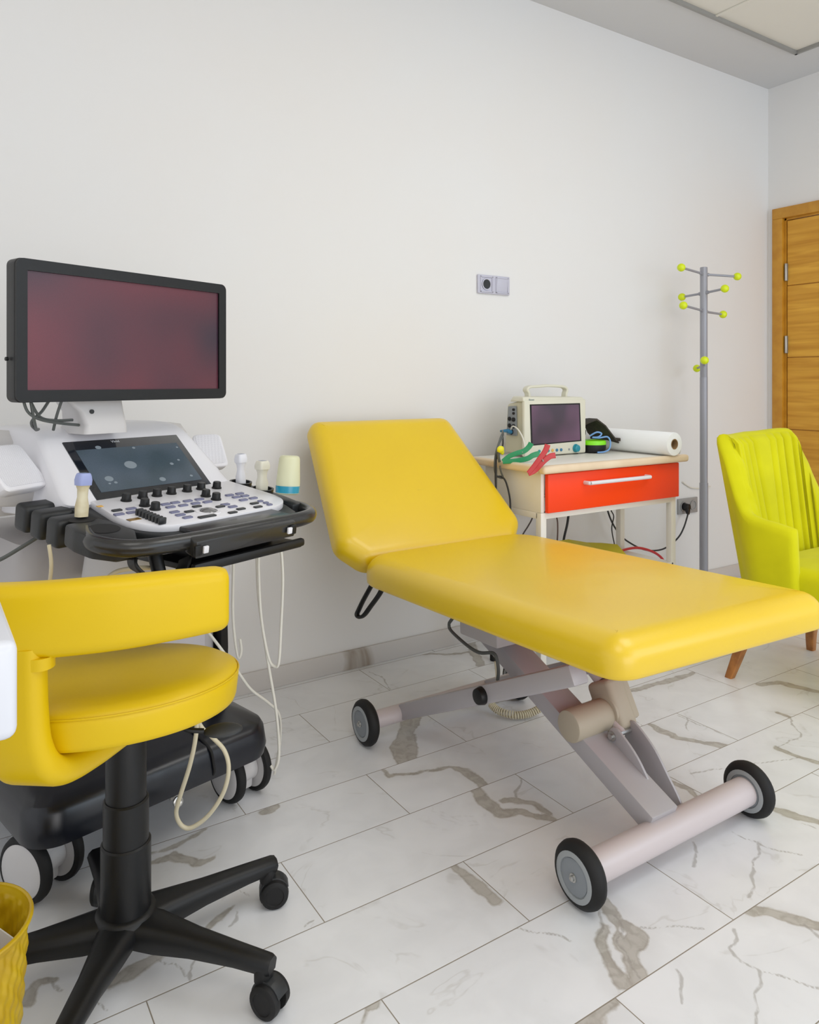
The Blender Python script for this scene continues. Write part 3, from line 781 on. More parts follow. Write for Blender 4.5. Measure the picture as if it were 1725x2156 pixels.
# padded upright that carries the backrest
def flat_tube(bm, pts, w, th, n=8, rnd=.018, wdir=None):
    P = spline(pts, n); k = len(P); rings = []
    for i, p in enumerate(P):
        t = (P[min(i+1, k-1)]-P[max(i-1, 0)]).normalized(); x = Vector(wdir).normalized(); x = (x-t*x.dot(t)).normalized(); y = t.cross(x)
        u = i/(k-1); ww = w[0]+(w[1]-w[0])*u if isinstance(w, (tuple, list)) else w
        rings.append([p+x*a+y*b for a, b in rrect(ww, th, rnd, 5)])
    return rings_solid(bm, rings)
up = new()
flat_tube(up, [(-3.885, -1.085, .466), (-3.94, -1.14, .468), (-3.99, -1.20, .482), (-4.02, -1.234, .505), (-4.036, -1.245, .545), (-4.04, -1.246, .60), (-4.04, -1.246, .66), (-4.04, -1.246, .70)], (.11, .085), .046, 8, .02, (.80, -.6, 0))
obj('backrest_support', up, 'yellow_m', stool, smooth=60)
cu = new(); flat_tube(cu, [(-4.04, -1.248, .668), (-4.04, -1.248, .676), (-4.04, -1.248, .686)], .11, .044, 4, .02, (.86, -.5, 0))
obj('support_collar', cu, 'yellow_m', stool, smooth=60)
col = new()
lathe(col, SC, (0, 0, 1), [(.10, .045), (.235, .045), (.238, .042)], 40)
obj('column', col, 'black', stool)
c2 = new(); lathe(c2, SC, (0, 0, 1), [(.238, .041), (.315, .041), (.318, .038)], 40); obj('column', c2, 'black', stool)
c3 = new(); lathe(c3, SC, (0, 0, 1), [(.318, .0365), (.46, .0365), (.47, .034), (.485, .034)], 40); obj('column', c3, 'black', stool)
mp = new(); box(mp, (-3.845, -1.052, .482), (.16, .13, .018), None, .005)
obj('seat_plate', mp, 'black', stool)
lv = new(); tube(lv, [(-3.80, -1.09, .478), (-3.775, -1.155, .482), (-3.762, -1.18, .476), (-3.735, -1.188, .470)], .0045, 8, 5)
lever = obj('height_lever', lv, 'black', stool)
pdl = new(); sphere(pdl, (0, 0, 0), 1, 20, (.036, .017, .005))
obj('lever_paddle', pdl, 'dark', lever, fm=Matrix.Translation((-3.70, -1.192, .464)) @ Matrix.Rotation(math.radians(24), 4, 'X') @ Matrix.Rotation(math.radians(-8), 4, 'Z'), smooth=80)
hub = new(); lathe(hub, SC, (0, 0, 1), [(.062, .05), (.07, .056), (.098, .058), (.108, .054), (.112, .047)], 40)
obj('base_hub', hub, 'black', stool)
def star_leg(deg, R=.305):
    a = math.radians(deg); d = Vector((math.cos(a), math.sin(a), 0)); s = Vector((-d.y, d.x, 0)); b = new(); rings = []
    for q, wd, zt, zb in ((.03, .046, .106, .058), (.075, .036, .106, .056), (.15, .026, .103, .063), (.24, .0215, .099, .068), (R-.008, .0195, .096, .068), (R, .016, .094, .07)):
        p = SC+d*q; h = (zt-zb)
        rings.append([p+s*x+Vector((0, 0, z)) for x, z in ((-wd*.62, zb), (wd*.62, zb), (wd*.95, zb+h*.55), (wd*.8, zt-.006), (wd*.45, zt), (-wd*.45, zt), (-wd*.8, zt-.006), (-wd*.95, zb+h*.55))])
    rings_solid(b, rings)
    leg = obj('base_leg', b, 'black', stool, smooth=50)
    return leg, SC+d*(R-.018), d
def caster(p, leg, yaw):
    d = Vector((math.cos(yaw), math.sin(yaw), 0)); ax = Vector((-d.y, d.x, 0)); c = Vector((p.x, p.y, .029))+d*.014
    b = new(); cyl(b, (p.x, p.y, .05), (p.x, p.y, .078), .0165, e=.002)
    for s in (-1, 1): lathe(b, c, ax*s, [(.008, .029), (.012, .0295), (.021, .028), (.024, .024), (.0245, .019), (.023, .018), (.0235, 0)], 32, cap=False); lathe(b, c, ax*s, [(.008, .029), (.008, 0)], 32, cap=False)
    cyl(b, c-ax*.012, c+ax*.012, .01)
    o = obj('caster', b, 'rubber', leg)
    return o
def caster_hood(p, o_leg, yaw):
    d = Vector((math.cos(yaw), math.sin(yaw), 0)); ax = Vector((-d.y, d.x, 0)); c = Vector((p.x, p.y, .029))+d*.014
    b = new(); pts = []
    for i in range(13):
        a = math.radians(20+i*190/12); pts.append(c+d*math.cos(a)*.0315+Vector((0, 0, math.sin(a)*.0325)))
    prism(b, [q-ax*.0135 for q in pts]+[], ax, .027, .001)
    obj('caster_hood', b, 'dark', o_leg)
for deg, yaw in ((2, -20), (-52, -60), (-124, 200), (170, 160), (92, 60)):
    leg, p, d_ = star_leg(deg, {-52: .312, 92: .205}.get(deg, .305))
    caster(p, leg, math.radians(yaw)); caster_hood(p, leg, math.radians(yaw))

# ------------------------------------------------------------------ white desk corner and waste basket
desk = thing('writing_desk', (-4.37, -1.49, 0), 'white desk with rounded edges, only its corner showing at left', 'desk')
b = new(); box(b, (-4.372, -1.4865, .766), (.60, .253, .108), Matrix.Rotation(math.radians(.6), 3, 'Z'), .012, 4)
obj('desk_top', b, 'desk', desk)
for x in (-4.64, -4.30):
    obj('side_panel', box(new(), (x, -1.487, .356), (.024, .22, .712), None, .003), 'desk', desk)
BK = Vector((-4.118, -1.185, 0))
bas = thing('waste_basket', BK, 'olive yellow woven plastic waste basket on floor at lower left', 'waste basket')
def basket():
    b = new(); rings = []; n = 240; Hb = .262
    prof = [(0, .08), (.02, .082), (.1, .09), (.2, .097), (.235, .0985), (.25, .101), (.262, .104)]
    zs_ = np.linspace(0, Hb, 90); P = [p[0] for p in prof]; Q = [p[1] for p in prof]
    def ring(z, inner):
        out = []
        for i in range(n):
            a = 2*PI*i/n; r = np.interp(z, P, Q)
            if z < .248:
                r += .0016*math.sin(a*20+z*170)*(1 if not inner else .6)+.0009*math.sin(a*36-z*60)
            else: r += .001
            if inner: r -= .0045
            out.append((BK.x+r*math.cos(a), BK.y+r*math.sin(a), z+.001))
        return out
    rings = [ring(z, False) for z in zs_]+[ring(Hb+.001, True)]+[ring(z, True) for z in zs_[::-1][:-1]]
    rings_solid(b, rings); return b
wv = obj('basket_body', basket(), 'basket', bas, smooth=70)
b = new(); tube(b, [(BK.x+.104*math.cos(i*PI/24), BK.y+.104*math.sin(i*PI/24), .262) for i in range(48)], .0035, 8, 1, closed=True)
obj('basket_rim', b, 'basket', bas)
b = new(); hexa(b, [(-4.062, -1.142, .170), (-4.046, -1.160, .176), (-4.045, -1.159, .177), (-4.061, -1.141, .171), (-4.058, -1.138, .212), (-4.036, -1.164, .200), (-4.035, -1.163, .201), (-4.057, -1.137, .213)])
tag(obj('paper_scrap', b, 'paper', smooth=0), 'crumpled white paper scrap inside the olive basket', 'paper')

# ------------------------------------------------------------------ ultrasound machine
MF = Matrix.Translation((-3.70, -.72, 0)) @ Matrix.Rotation(math.radians(21), 4, 'Z')      # console frame: x right, y into the wall
BF = Matrix.Translation((-3.70, -.69, 0)) @ Matrix.Rotation(math.radians(13.5), 4, 'Z')    # base frame
us = thing('ultrasound_machine', (-3.70, -.55, 0), 'white and black ultrasound machine with flat monitor and tilted control panel', 'ultrasound machine', math.radians(13.5))
def zP(y): return .822+.13*(y+.27)          # control surface height at console depth y
SL = math.atan(.13)
PF = MF @ Matrix.Translation((0, -.27, .822)) @ Matrix.Rotation(SL, 4, 'X')   # panel frame: z normal to the surface, origin at y=-.27
def pp(a, b, z=0.): return (a, -(b-.27)/math.cos(SL), z)     # point on the panel by (a, distance towards the user)
# wheeled base
b = new()
rings = []
for dz, inx, iny, rc in ((.143, .02, .02, .06), (.147, .004, .004, .07), (.17, 0, 0, .07), (.212, .004, .006, .07), (.226, .012, .016, .06), (.234, .03, .05, .06), (.252, .07, .13, .05), (.258, .10, .16, .04)):
    o = rrect(.60-2*inx, .74-2*iny, rc, 8)
    rings.append([(x-.015, .265+y, dz) for x, y in o])
rings_solid(b, rings)
base = obj('wheeled_base', b, 'black_satin', us, fm=BF, smooth=45)
b = new(); tube(b, [(.10, -.088, .15), (.10, -.1065, .165), (.098, -.106, .19), (.094, -.1, .218), (.09, -.06, .236), (.086, .0, .247)], .0035, 8, 6)
obj('base_seam', b, 'hole', base, fm=BF)
b = new(); box(b, (0.015, -.05, .135), (.022, .05, .014), Matrix.Rotation(.3, 3, 'X'), .003); lathe(b, (.015, -.085, .122), (0, -1, .2), [(0, .012), (.006, .012), (.007, .009), (.005, .006), (.005, 0)], 24)
obj('brake_pedal', b, 'bolt', us, fm=BF)
def twin_caster(xc, yc, ang_deg, R=.071):
    ax = Vector((math.cos(math.radians(ang_deg)), math.sin(math.radians(ang_deg)), 0)); c = Vector((xc, yc, R)); fwd = Vector((-ax.y, ax.x, 0))
    b = new(); cyl(b, c-ax*.03, c+ax*.03, R*.5, seg=24)
    hexa(b, [c+ax*s*.024+fwd*f*.9+Vector((0, 0, z)) for z, w_ in ((-.05, .024), (.088, .036)) for s, f in ((-1, -w_), (1, -w_), (1, w_), (-1, w_))], .006)
    root = obj('caster', b, 'offwhite', us)
    for s in (-1, 1):
        t = new(); lathe(t, c, ax*s, [(.032, R*.80), (.030, R*.92), (.034, R*.985), (.042, R), (.049, R*.97), (.054, R*.9), (.055, R*.8)], 44, cap=False); lathe(t, c, ax*s, [(.032, R*.8), (.0545, R*.8)], 44, cap=False)
        w_ = obj('caster_wheel', t, 'rubber', root)
        t = new(); lathe(t, c, ax*s, [(.031, R*.81), (.054, R*.81), (.0565, R*.77), (.058, R*.5), (.059, 0)], 40, cap=False); lathe(t, c, ax*s, [(.031, R*.81), (.031, 0)], 40, cap=False)
        obj('wheel_disc', t, 'offwhite', w_)
bw = lambda x, y: (BF @ Vector((x, y, 0)))
for x, y, a in ((-3.945, -.735, 214), (-3.455, -.612, 197)): twin_caster(x, y, a)
for q in ((-.26, .52), (.26, .52)):
    w_ = bw(*q); twin_caster(w_.x, w_.y, 190)
# body
b = new(); rings = []
for z, inx, y0, y1, rc in ((.225, .0, .04, .52, .05), (.30, .0, .03, .52, .05), (.55, .004, .03, .50, .05), (.68, .012, .05, .48, .05), (.735, .03, .08, .46, .05), (.745, .06, .11, .44, .04)):
    o = rrect(.50-2*inx, y1-y0, rc, 8); rings.append([(x-.045, (y0+y1)/2+y, z) for x, y in o])
rings_solid(b, rings)
body = obj('body', b, 'trunk', us, fm=BF, smooth=45)
b = new(); rings = []
for z, x1 in ((.23, .212), (.40, .216), (.55, .212), (.66, .200), (.735, .182)):
    rings.append([(x1-.016, .02, z), (x1+.010, .03, z), (x1+.014, .09, z), (x1-.004, .10, z), (x1-.012, .06, z)])
rings_solid(b, rings)
obj('side_strip', b, 'black', us, fm=BF, smooth=30)
b = new(); box(b, (-.05, .024, .48), (.40, .02, .17), None, .006)
pan = obj('port_panel', b, 'portpanel', us, fm=BF)
for i in range(4):
    b = new(); box(b, (-.19+i*.095, .012, .50), (.06, .012, .05), None, .003)
    pt = obj('probe_port', b, 'dark', pan, fm=BF)
    b = new()
    for j in range(3): box(b, (-.207+i*.095+j*.017, .0045, .50), (.006, .004, .03))
    obj('port_contact', b, 'offwhite', pt, fm=BF, smooth=0)
b = new(); rings = []
for z, w, l, rc in ((.66, .26, .26, .05), (.72, .24, .26, .05), (.775, .22, .24, .04), (.81, .30, .26, .04)):
    rings.append([(x-.04, -.06+y, z) for x, y in rrect(w, l, rc, 8)])
rings_solid(b, rings)
obj('console_neck', b, 'offwhite', us, fm=MF, smooth=45)
# control console: deck, bumper handle, holders
b = new()
deck = [(-.235, .05), (-.245, .20), (-.235, .27), (-.20, .325), (-.13, .342), (.10, .342), (.135, .325), (.158, .27), (.175, .20), (.185, .05)]
prism(b, [pp(x, y, -.006) for x, y in deck], (0, 0, -1), .03, .003)
cons = obj('console_deck', b, 'dark', us, fm=PF, smooth=30)
b = new()
tube(b, [pp(-.292, .20, -.016), pp(-.318, .265, -.013), pp(-.300, .318, -.012), pp(-.255, .343, -.012), pp(-.17, .353, -.012), pp(-.05, .358, -.012), pp(.07, .360, -.012), pp(.13, .357, -.012), pp(.172, .336, -.014), pp(.196, .29, -.018), pp(.196, .25, -.021), pp(.188, .21, -.024)], .014, 14, 8, ry=.0165)
obj('bumper_handle', b, 'glossy_dark', us, fm=PF, smooth=60)
b = new(); prism(b, [pp(-.165, .30, .003), pp(.080, .30, .003), pp(.090, .358, .003), pp(-.160, .358, .003)], (0, 0, -1), .03, .003)
front = obj('front_rest', b, 'glossy_dark', us, fm=PF, smooth=30)
b = new(); prism(b, [pp(-.185, .352, .002), pp(.085, .352, .002), pp(.080, .380, -.006), pp(-.18, .380, -.006)], (0, 0, -1), .034, .004)
obj('front_rail', b, 'glossy_dark', us, fm=PF, smooth=30)
for a in (-.162, .058):
    b = new(); box(b, pp(a, .385, -.022), (.012, .006, .014), None, .002); bt = obj('rail_button', b, 'white', front, fm=PF)
    b = new(); box(b, pp(a-.016 if a < 0 else a+.012, .383, -.022), (.016, .006, .02), None, .002); obj('rail_latch', b, 'black', front, fm=PF)
# probe holders, left bank: fins with open slots
b = new()
for b0, b1 in ((-.018, .030), (.044, .088), (.104, .150)):
    box(b, (-.285, -((b0+b1)/2-.27)/math.cos(SL), -.03), (.074, b1-b0, .056), None, .010, 3)
box(b, pp(-.247, .075, -.022), (.022, .19, .04), None, .006)
obj('holder_bank', b, 'dark', us, fm=PF, label='dark left bank of probe holders')
b = new()
blk = [(-.322, .172), (-.248, .165), (-.238, .20), (-.236, .27), (-.262, .315), (-.30, .312), (-.326, .27), (-.33, .22)]
prism(b, [pp(x, y, 0.) for x, y in blk], (0, 0, -1), .042, .007)
hb = obj('holder_block', b, 'dark', us, fm=PF, smooth=30)
for a, bb, ra, rb in ((-.281, .236, .030, .030), (-.283, .166, .026, .018)):
    c = new(); x0, y0, _ = pp(a, bb); lathe(c, (0, 0, 0), (0, 0, 1), [(.0006, 1.), (.001, .9), (-.0, 0)], 32, cap=False)
    for v in c.verts: v.co = Vector((x0+v.co.x*ra, y0+v.co.y*rb, v.co.z if abs(v.co.z) < .01 else .001))
    obj('holder_hole', c, 'hole', hb, fm=PF)
# holders, right bank
b = new()
prism(b, [pp(.168, .03, -.004), pp(.215, .03, -.004), pp(.212, .20, -.004), pp(.20, .285, -.004), pp(.165, .285, -.004)], (0, 0, -1), .03, .004)
for bb in (.082, .160): lathe(b, pp(.185, bb, -.006), (0, 0, 1), [(0, .027), (.012, .028), (.012, .023), (0, .0225)], 28, cap=False)
obj('holder_bank', b, 'dark', us, fm=PF, label='dark right bank of probe holders')
# keyboard plate
b = new()
o = []
for x, y in rrect(.36, .235, .02, 8):
    a = x-.04; q = .1875-y
    if q > .25 and a < -.15: pass
    o.append((a, q))
plate_o = [(-.214, .078), (.160, .066), (.162, .19), (.158, .235), (.142, .272), (.108, .298), (.06, .307), (-.13, .307), (-.18, .300), (-.212, .278), (-.232, .235), (-.232, .19)]
sm_o = spline([(x, y, 0) for x, y in plate_o], 4, closed=True)
plate_p = [(-.214, .078), (.160, .066)]+[(p.x, p.y) for p in spline([(.163, .19, 0), (.160, .235, 0), (.144, .274, 0), (.108, .299, 0), (.06, .306, 0), (-.13, .308, 0), (-.185, .300, 0), (-.218, .272, 0), (-.233, .225, 0), (-.232, .18, 0)], 5)]
prism(b, [pp(x, y, .008) for x, y in plate_p], (0, 0, -1), .016, .003)
cp = obj('control_panel', b, 'white', us, fm=PF, smooth=30)
KT = .0085
def key(a, bb, w, l, m, h=.004, name='key'):
    b = new(); box(b, pp(a, bb, KT+h/2-.001), (w, l, h), None, .0018, 2); return obj(name, b, m, cp, fm=PF)
for a, q in [(-.109,.178),(-.084,.177),(-.053,.179),(-.023,.18),(-.113,.201),(-.083,.203),(-.051,.203),(-.022,.206),(-.129,.236),(-.132,.259),(-.131,.281),(-.003,.242),(-.001,.264),(.058,.184),(.088,.184),(.06,.205),(.084,.206),(.057,.232),(.087,.231),(-.186,.172),(-.228,.195),(-.201,.196)]:
    key(a+.004, q, .021, .0105, 'key')
for a, q in [(.083,.259),(.084,.276),(.08,.292)]: key(a+.004, q, .013, .009, 'key')
for a, q in [(-.064,.224),(-.102,.248),(-.023,.25),(.002,.287),(-.031,.299),(.058,.267),(.045,.293),(-.216,.169)]: key(a+.004, q, .021, .010, 'keyb')
key(-.090, .295, .042, .011, 'keyb')
for a, q in [(-.154,.112),(-.113,.110),(-.077,.109),(-.039,.108),(.004,.107),(.044,.106),(.082,.115),(-.146,.165),(-.144,.198),(.012,.163),(.013,.197)]:
    b = new(); lathe(b, pp(a, q, KT-.001), (0, 0, 1), [(0, .0115), (.003, .0115), (.004, .0098), (.015, .009), (.0165, .0078), (.0165, 0)], 24, cap=False); obj('knob', b, 'black', cp, fm=PF)
for i in range(8):
    f = i/7; a, q = -.193-.001*f, .216+.075*f
    b = new(); box(b, pp(a, q, KT+.0065), (.016, .0062, .013), None, .0016); obj('slider', b, 'keyb', cp, fm=PF)
b = new(); sphere(b, pp(-.061, .262, .004), .0185, 28, (1, 1, .62)); obj('trackball', b, 'ball', cp, fm=PF, smooth=80)
b = new(); lathe(b, pp(-.061, .262, .0078), (0, 0, 1), [(0, .027), (.0015, .026), (.002, .0195)], 36, cap=False); obj('trackball_ring', b, 'white', cp, fm=PF)
b = new(); box(b, pp(-.236+.018, .236, .0085), (.026, .012, .001), None, 0); obj('sticker', b, 'gold', cp, fm=PF, smooth=0)
b = new(); box(b, pp(-.222, .125, .0088), (.012, .009, .0015), None, .0005); obj('indicator', b, 'amber', cp, fm=PF, smooth=0)
# tray under the console
b = new(); box(b, (-.032, -.235, .746), (.285, .27, .014), None, .005); box(b, (-.032, -.365, .750), (.295, .016, .018), None, .006); box(b, (-.03, -.21, .768), (.22, .20, .036), None, .006)
obj('keyboard_tray', b, 'black', us, fm=MF)
b = new(); flat_tube(b, [(-.262, -.30, .786), (-.268, -.315, .765), (-.25, -.335, .745), (-.215, -.345, .738), (-.185, -.34, .745), (-.168, -.33, .762)], .035, .007, 8, .003, (.2, .98, 0)); cyl(b, (-.222, -.325, .74), (-.222, -.30, .80), .013)
obj('cable_hook', b, 'black', us, fm=MF, smooth=50)
# housing with the touch screen
b = new()
prof = [(-.082, .848), (-.064, .862), (.068, .972), (.085, .983), (.105, .992), (.135, .998), (.20, 1.0), (.30, .998), (.36, .985), (.395, .95), (.40, .86), (.30, .80), (-.06, .815)]
rings = []
for a, k in ((-.262, .90), (-.256, .96), (-.246, .99), (-.232, 1.), (-.05, 1.), (.135, 1.), (.150, .99), (.160, .96), (.166, .90)):
    cyy, czz = .16, .90
    fl = .0
    rings.append([(a+(.0 if z < .9 else (.030 if a < -.1 else -.030)*min(1, (z-.9)/.1)*.9), cyy+(y-cyy)*k, czz+(z-czz)*k) for y, z in prof])
rings_solid(b, rings)
hous = obj('console_housing', b, 'white', us, fm=MF, smooth=40)
b = new(); rings = []
for a, k in ((-.40, .8), (-.39, .95), (-.36, 1.), (.20, 1.), (.235, .95), (.245, .8)):
    rings.append([(a, .31+(y-.31)*k, .885+(z-.885)*k) for y, z in ((.20, .80), (.185, .90), (.19, .965), (.22, .99), (.36, .99), (.41, .96), (.42, .85), (.40, .80))])
rings_solid(b, rings); obj('rear_housing', b, 'offwhite', us, fm=MF, smooth=50)
# touch screen lies in the tilted face
P0, P1 = Vector((0, -.064, .862)), Vector((0, .062, .967))
uy = (P1-P0).normalized(); un = Vector((0, -uy.z, uy.y)); LF = (P1-P0).length
TF = MF @ Matrix.Translation(P0) @ Matrix((Vector((1, 0, 0)), uy, un)).transposed().to_4x4()
def tq(bm, x0, x1, y0, y1, z0, z1, bev=.002):
    box(bm, ((x0+x1)/2, (y0+y1)/2, (z0+z1)/2), (x1-x0, y1-y0, z1-z0), None, bev); return bm
ts = obj('touch_screen', tq(new(), -.198, .100, -.017, LF, -.004, .0025), 'bezel_glass', us, fm=TF)
obj('screen_glass', tq(new(), -.180, .082, .004, LF-.030, .002, .0032, 0), 'touch', ts, fm=TF, smooth=0)
text_mesh('maker_lettering', 'Vivid', .0105, TF @ Matrix.Translation((-.075, LF-.010, .0028)), 'ink', ts, .0002)
for x, y, r in ((-.075, .075, .015), (-.145, .04, .010), (.03, .065, .005), (.055, .075, .0035), (-.135, .027, .004), (-.15, .026, .003), (-.02, .02, .008), (-.125, .138, .007), (-.04, .128, .004), (.06, .02, .004), (.075, .118, .003)):
    sb = new(); bmesh.ops.create_circle(sb, cap_ends=True, segments=20, radius=r)
    for v in sb.verts: v.co = Vector((x+v.co.x, y+v.co.y*.8, .0034))
    obj('dust_spot', sb, 'spot', ts, fm=TF, smooth=0)
# loudspeakers either side of the housing
def speaker(cx, cy, cz, yaw, pitch, w, l, t):
    mxs = MF @ Matrix.Translation((cx, cy, cz)) @ Matrix.Rotation(yaw, 4, 'Z') @ Matrix.Rotation(pitch, 4, 'X')
    b = new(); rings = []
    for z, d in ((-t, .018), (-t*.75, .006), (-.004, 0), (-.001, .0015), (0, .004)):
        rings.append([(x, y, z) for x, y in rrect(w-2*d, l-2*d, .014, 6)])
    rings_solid(b, rings); o = obj('loudspeaker', b, 'white', us, fm=mxs, smooth=50)
    g = new(); rings_solid(g, [[(x, y+.002, z) for x, y in rrect(w-.014, l-.014, .010, 6)] for z in (-.002, .0012)])
    obj('speaker_grille', g, 'grille', o, fm=mxs)
speaker(-.312, .04, .928, math.radians(20), math.radians(46), .115, .118, .038)
speaker(.182, .03, .926, math.radians(-24), math.radians(42), .075, .115, .03)
b = new(); hexa(b, [(-.325, .09, .84), (-.255, .06, .835), (-.255, .12, .835), (-.325, .14, .84), (-.325, .06, .90), (-.255, .06, .90), (-.255, .12, .90), (-.325, .12, .90)], .006)
obj('speaker_bracket', b, 'offwhite', us, fm=MF)
b = new(); hexa(b, [(.155, .09, .84), (.20, .10, .85), (.20, .14, .85), (.155, .14, .84), (.155, .08, .89), (.20, .09, .88), (.20, .13, .88), (.155, .13, .90)], .006)
obj('speaker_bracket', b, 'offwhite', us, fm=MF)
# monitor and its arm
b = new(); mring = []
for y, d in ((-.010, .002), (-.0085, 0), (.022, 0), (.030, .004), (.045, .03), (.05, .06)):
    mring.append([(-.07+x, y, 1.2045+z) for x, z in rrect(.53-2*d, .291-2*d, .014 if d < .01 else .02, 6)])
rings_solid(b, mring)
mon = obj('monitor', b, 'black', us, fm=MF, smooth=40, label='black monitor shell')
b = new(); fx0, fx1, fz0, fz1 = -.312, .172, 1.084, 1.326
ro = [(-.07+x, 1.2045+z) for x, z in rrect(.5285, .2895, .015, 6)]; ri = [((fx0+fx1)/2+x, (fz0+fz1)/2+z) for x, z in rrect(fx1-fx0, fz1-fz0, .001, 6)]
vo = [[b.verts.new((x, y, z)) for x, z in o_] for o_, y in ((ro, -.0105), (ro, -.0165), (ri, -.0165), (ri, -.0105))]; nn = len(ro)
for i in range(4):
    for j in range(nn): b.faces.new((vo[i][j], vo[i][(j+1) % nn], vo[(i+1) % 4][(j+1) % nn], vo[(i+1) % 4][j]))
obj('monitor_bezel', b, 'black', mon, fm=MF, smooth=35)
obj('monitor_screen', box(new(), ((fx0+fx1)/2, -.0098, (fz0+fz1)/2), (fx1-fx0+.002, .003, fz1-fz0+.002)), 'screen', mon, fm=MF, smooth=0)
b = new(); cyl(b, (-.337, .012, 1.147), (-.342, .012, 1.147), .004, seg=12); obj('power_button', b, 'black', mon, fm=MF)
b = new(); rings = []
for z, x0, x1, y0, y1 in ((.985, -.168, -.060, .02, .14), (1.005, -.164, -.062, .02, .13), (1.035, -.176, -.066, .025, .11), (1.062, -.205, -.068, .03, .09), (1.10, -.205, -.07, .04, .09), (1.18, -.19, -.07, .045, .085)):
    rings.append([((x0+x1)/2+x, (y0+y1)/2+y, z) for x, y in rrect(x1-x0, y1-y0, .012, 5)])
rings_solid(b, rings); arm = obj('monitor_arm', b, 'offwhite', us, fm=MF, smooth=45)
b = new(); cyl(b, (-.150, .032, 1.035), (-.150, .022, 1.035), .005, seg=16); obj('arm_screw', b, 'dark', arm, fm=MF)
for pts in ([(-.30, .03, 1.075), (-.29, .028, 1.04), (-.262, .03, 1.022), (-.215, .04, 1.012), (-.165, .05, 1.005)], [(-.285, .03, 1.075), (-.275, .03, 1.02), (-.255, .06, 1.0), (-.235, .09, .998)],
            [(-.235, .03, 1.075), (-.255, .035, 1.04), (-.275, .035, 1.022), (-.27, .05, 1.01), (-.245, .08, .997)], [(-.205, .04, 1.075), (-.218, .045, 1.03), (-.218, .06, .996)], [(-.28, .035, 1.06), (-.26, .035, 1.027), (-.225, .04, 1.018), (-.18, .05, 1.017)]):
    b = new(); tube(b, pts, .0032, 8, 6); obj('monitor_cable', b, 'cable_g', us, fm=MF)
b = new(); tube(b, [(-4.06, -.78, .73), (-4.031, -.80, .74), (-3.993, -.82, .765), (-3.955, -.83, .79), (-3.93, -.83, .81)], .004, 8, 6)
obj('rear_cable', b, 'cable_g', us)

# probes and their cables
def probe(name, label, a, q, h, w, th, m, tip_m, tilt, cable, cm, head=None):
    t = thing(name, (PF @ Vector(pp(a, q, -.01))), label, 'ultrasound probe')
    mx = PF @ Matrix.Translation(pp(a, q, .0035 if a < 0 else -.0015)) @ Matrix.Rotation(-SL, 4, 'X') @ Matrix.Rotation(tilt[0], 4, 'Y') @ Matrix.Rotation(tilt[1], 4, 'X')
    b = new(); rings = []
    for z, kw in ((0, .95), (.02, .98), (h*.45, .78), (h*.62, .82), (h*.74, 1.06), (h*.8, 1.1)): rings.append([(x, y, z) for x, y in rrect(w*kw, th*kw, .007, 5)])
    rings_solid(b, rings); bd = obj('probe_body', b, m, t, fm=mx, smooth=50)
    b = new(); rings = []
    for z, kw in ((h*.72, 1.13), (h*.84, 1.18), (h*.93, 1.08), (h*.985, .96), (h, .82)): rings.append([(x, y, z) for x, y in rrect(w*kw, th*kw, .006, 5)])
    rings_solid(b, rings); tp = obj('probe_head', b, tip_m, t, fm=mx, smooth=40)
    b = new(); rings_solid(b, [[(x, y, z) for x, y in rrect(w*.62, th*.72, .003, 4)] for z in (h*.98, h*1.004)]); obj('probe_lens', b, 'lens', tp, fm=mx)
    b = new(); tube(b, cable, .0036, 10, 8); obj('probe_cable', b, cm, t)
probe('ultrasound_probe', 'yellowed ultrasound probe with blue tip in left holder', -.279, .156, .084, .024, .021, 'probe_old', 'blue_probe', (.06, .0),
      [(-3.966, -1.006, .80), (-3.962, -1.004, .765), (-3.963, -.99, .725), (-3.967, -.965, .68), (-3.95, -.90, .60)], 'cable_c')
probe('ultrasound_probe', 'bright white ultrasound probe standing in right holder nearer the screen', .186, .082, .076, .024, .021, 'probe_w', 'probe_w', (.0, .0),
      [(-3.503, -.695, .76), (-3.503, -.695, .697), (-3.504, -.694, .624), (-3.505, -.694, .516), (-3.5, -.697, .444), (-3.493, -.702, .401), (-3.487, -.706, .42), (-3.49, -.704, .45)], 'cable_w')
probe('ultrasound_probe', 'cream ultrasound probe standing in right holder beside the gel bottle', .184, .160, .074, .027, .024, 'probe_c', 'probe_c', (.03, .0),
      [(-3.469, -.765, .765), (-3.469, -.765, .705), (-3.464, -.753, .673), (-3.455, -.743, .556), (-3.433, -.742, .408), (-3.408, -.743, .258), (-3.397, -.735, .148), (-3.404, -.725, .103), (-3.411, -.715, .111)], 'cable_w')
def loose(name, label, pts, r, m, grp=None):
    b = new(); tube(b, pts, r, 10, 8); o = obj(name, b, m); return tag(o, label, 'cable', grp)
loose('probe_cable', 'white cable loop hanging at right of the ultrasound machine, under the gel bottle', [(-3.437, -.836, .765), (-3.436, -.834, .714), (-3.431, -.833, .667), (-3.428, -.831, .608), (-3.43, -.826, .514), (-3.433, -.82, .42), (-3.439, -.812, .403), (-3.452, -.8, .424), (-3.466, -.787, .522), (-3.472, -.785, .638), (-3.472, -.788, .707), (-3.472, -.79, .765)], .0034, 'cable_w')
loose('probe_cable', 'long white cable loop dangling below the stool seat', [(-3.668, -.86, .46), (-3.663, -.902, .379), (-3.661, -.899, .33), (-3.671, -.888, .261), (-3.692, -.871, .176), (-3.694, -.866, .145), (-3.682, -.869, .12), (-3.663, -.878, .116), (-3.631, -.894, .141), (-3.603, -.908, .188), (-3.592, -.912, .239), (-3.599, -.903, .279), (-3.622, -.884, .309), (-3.645, -.865, .34), (-3.668, -.83, .44)], .0048, 'cable_c')
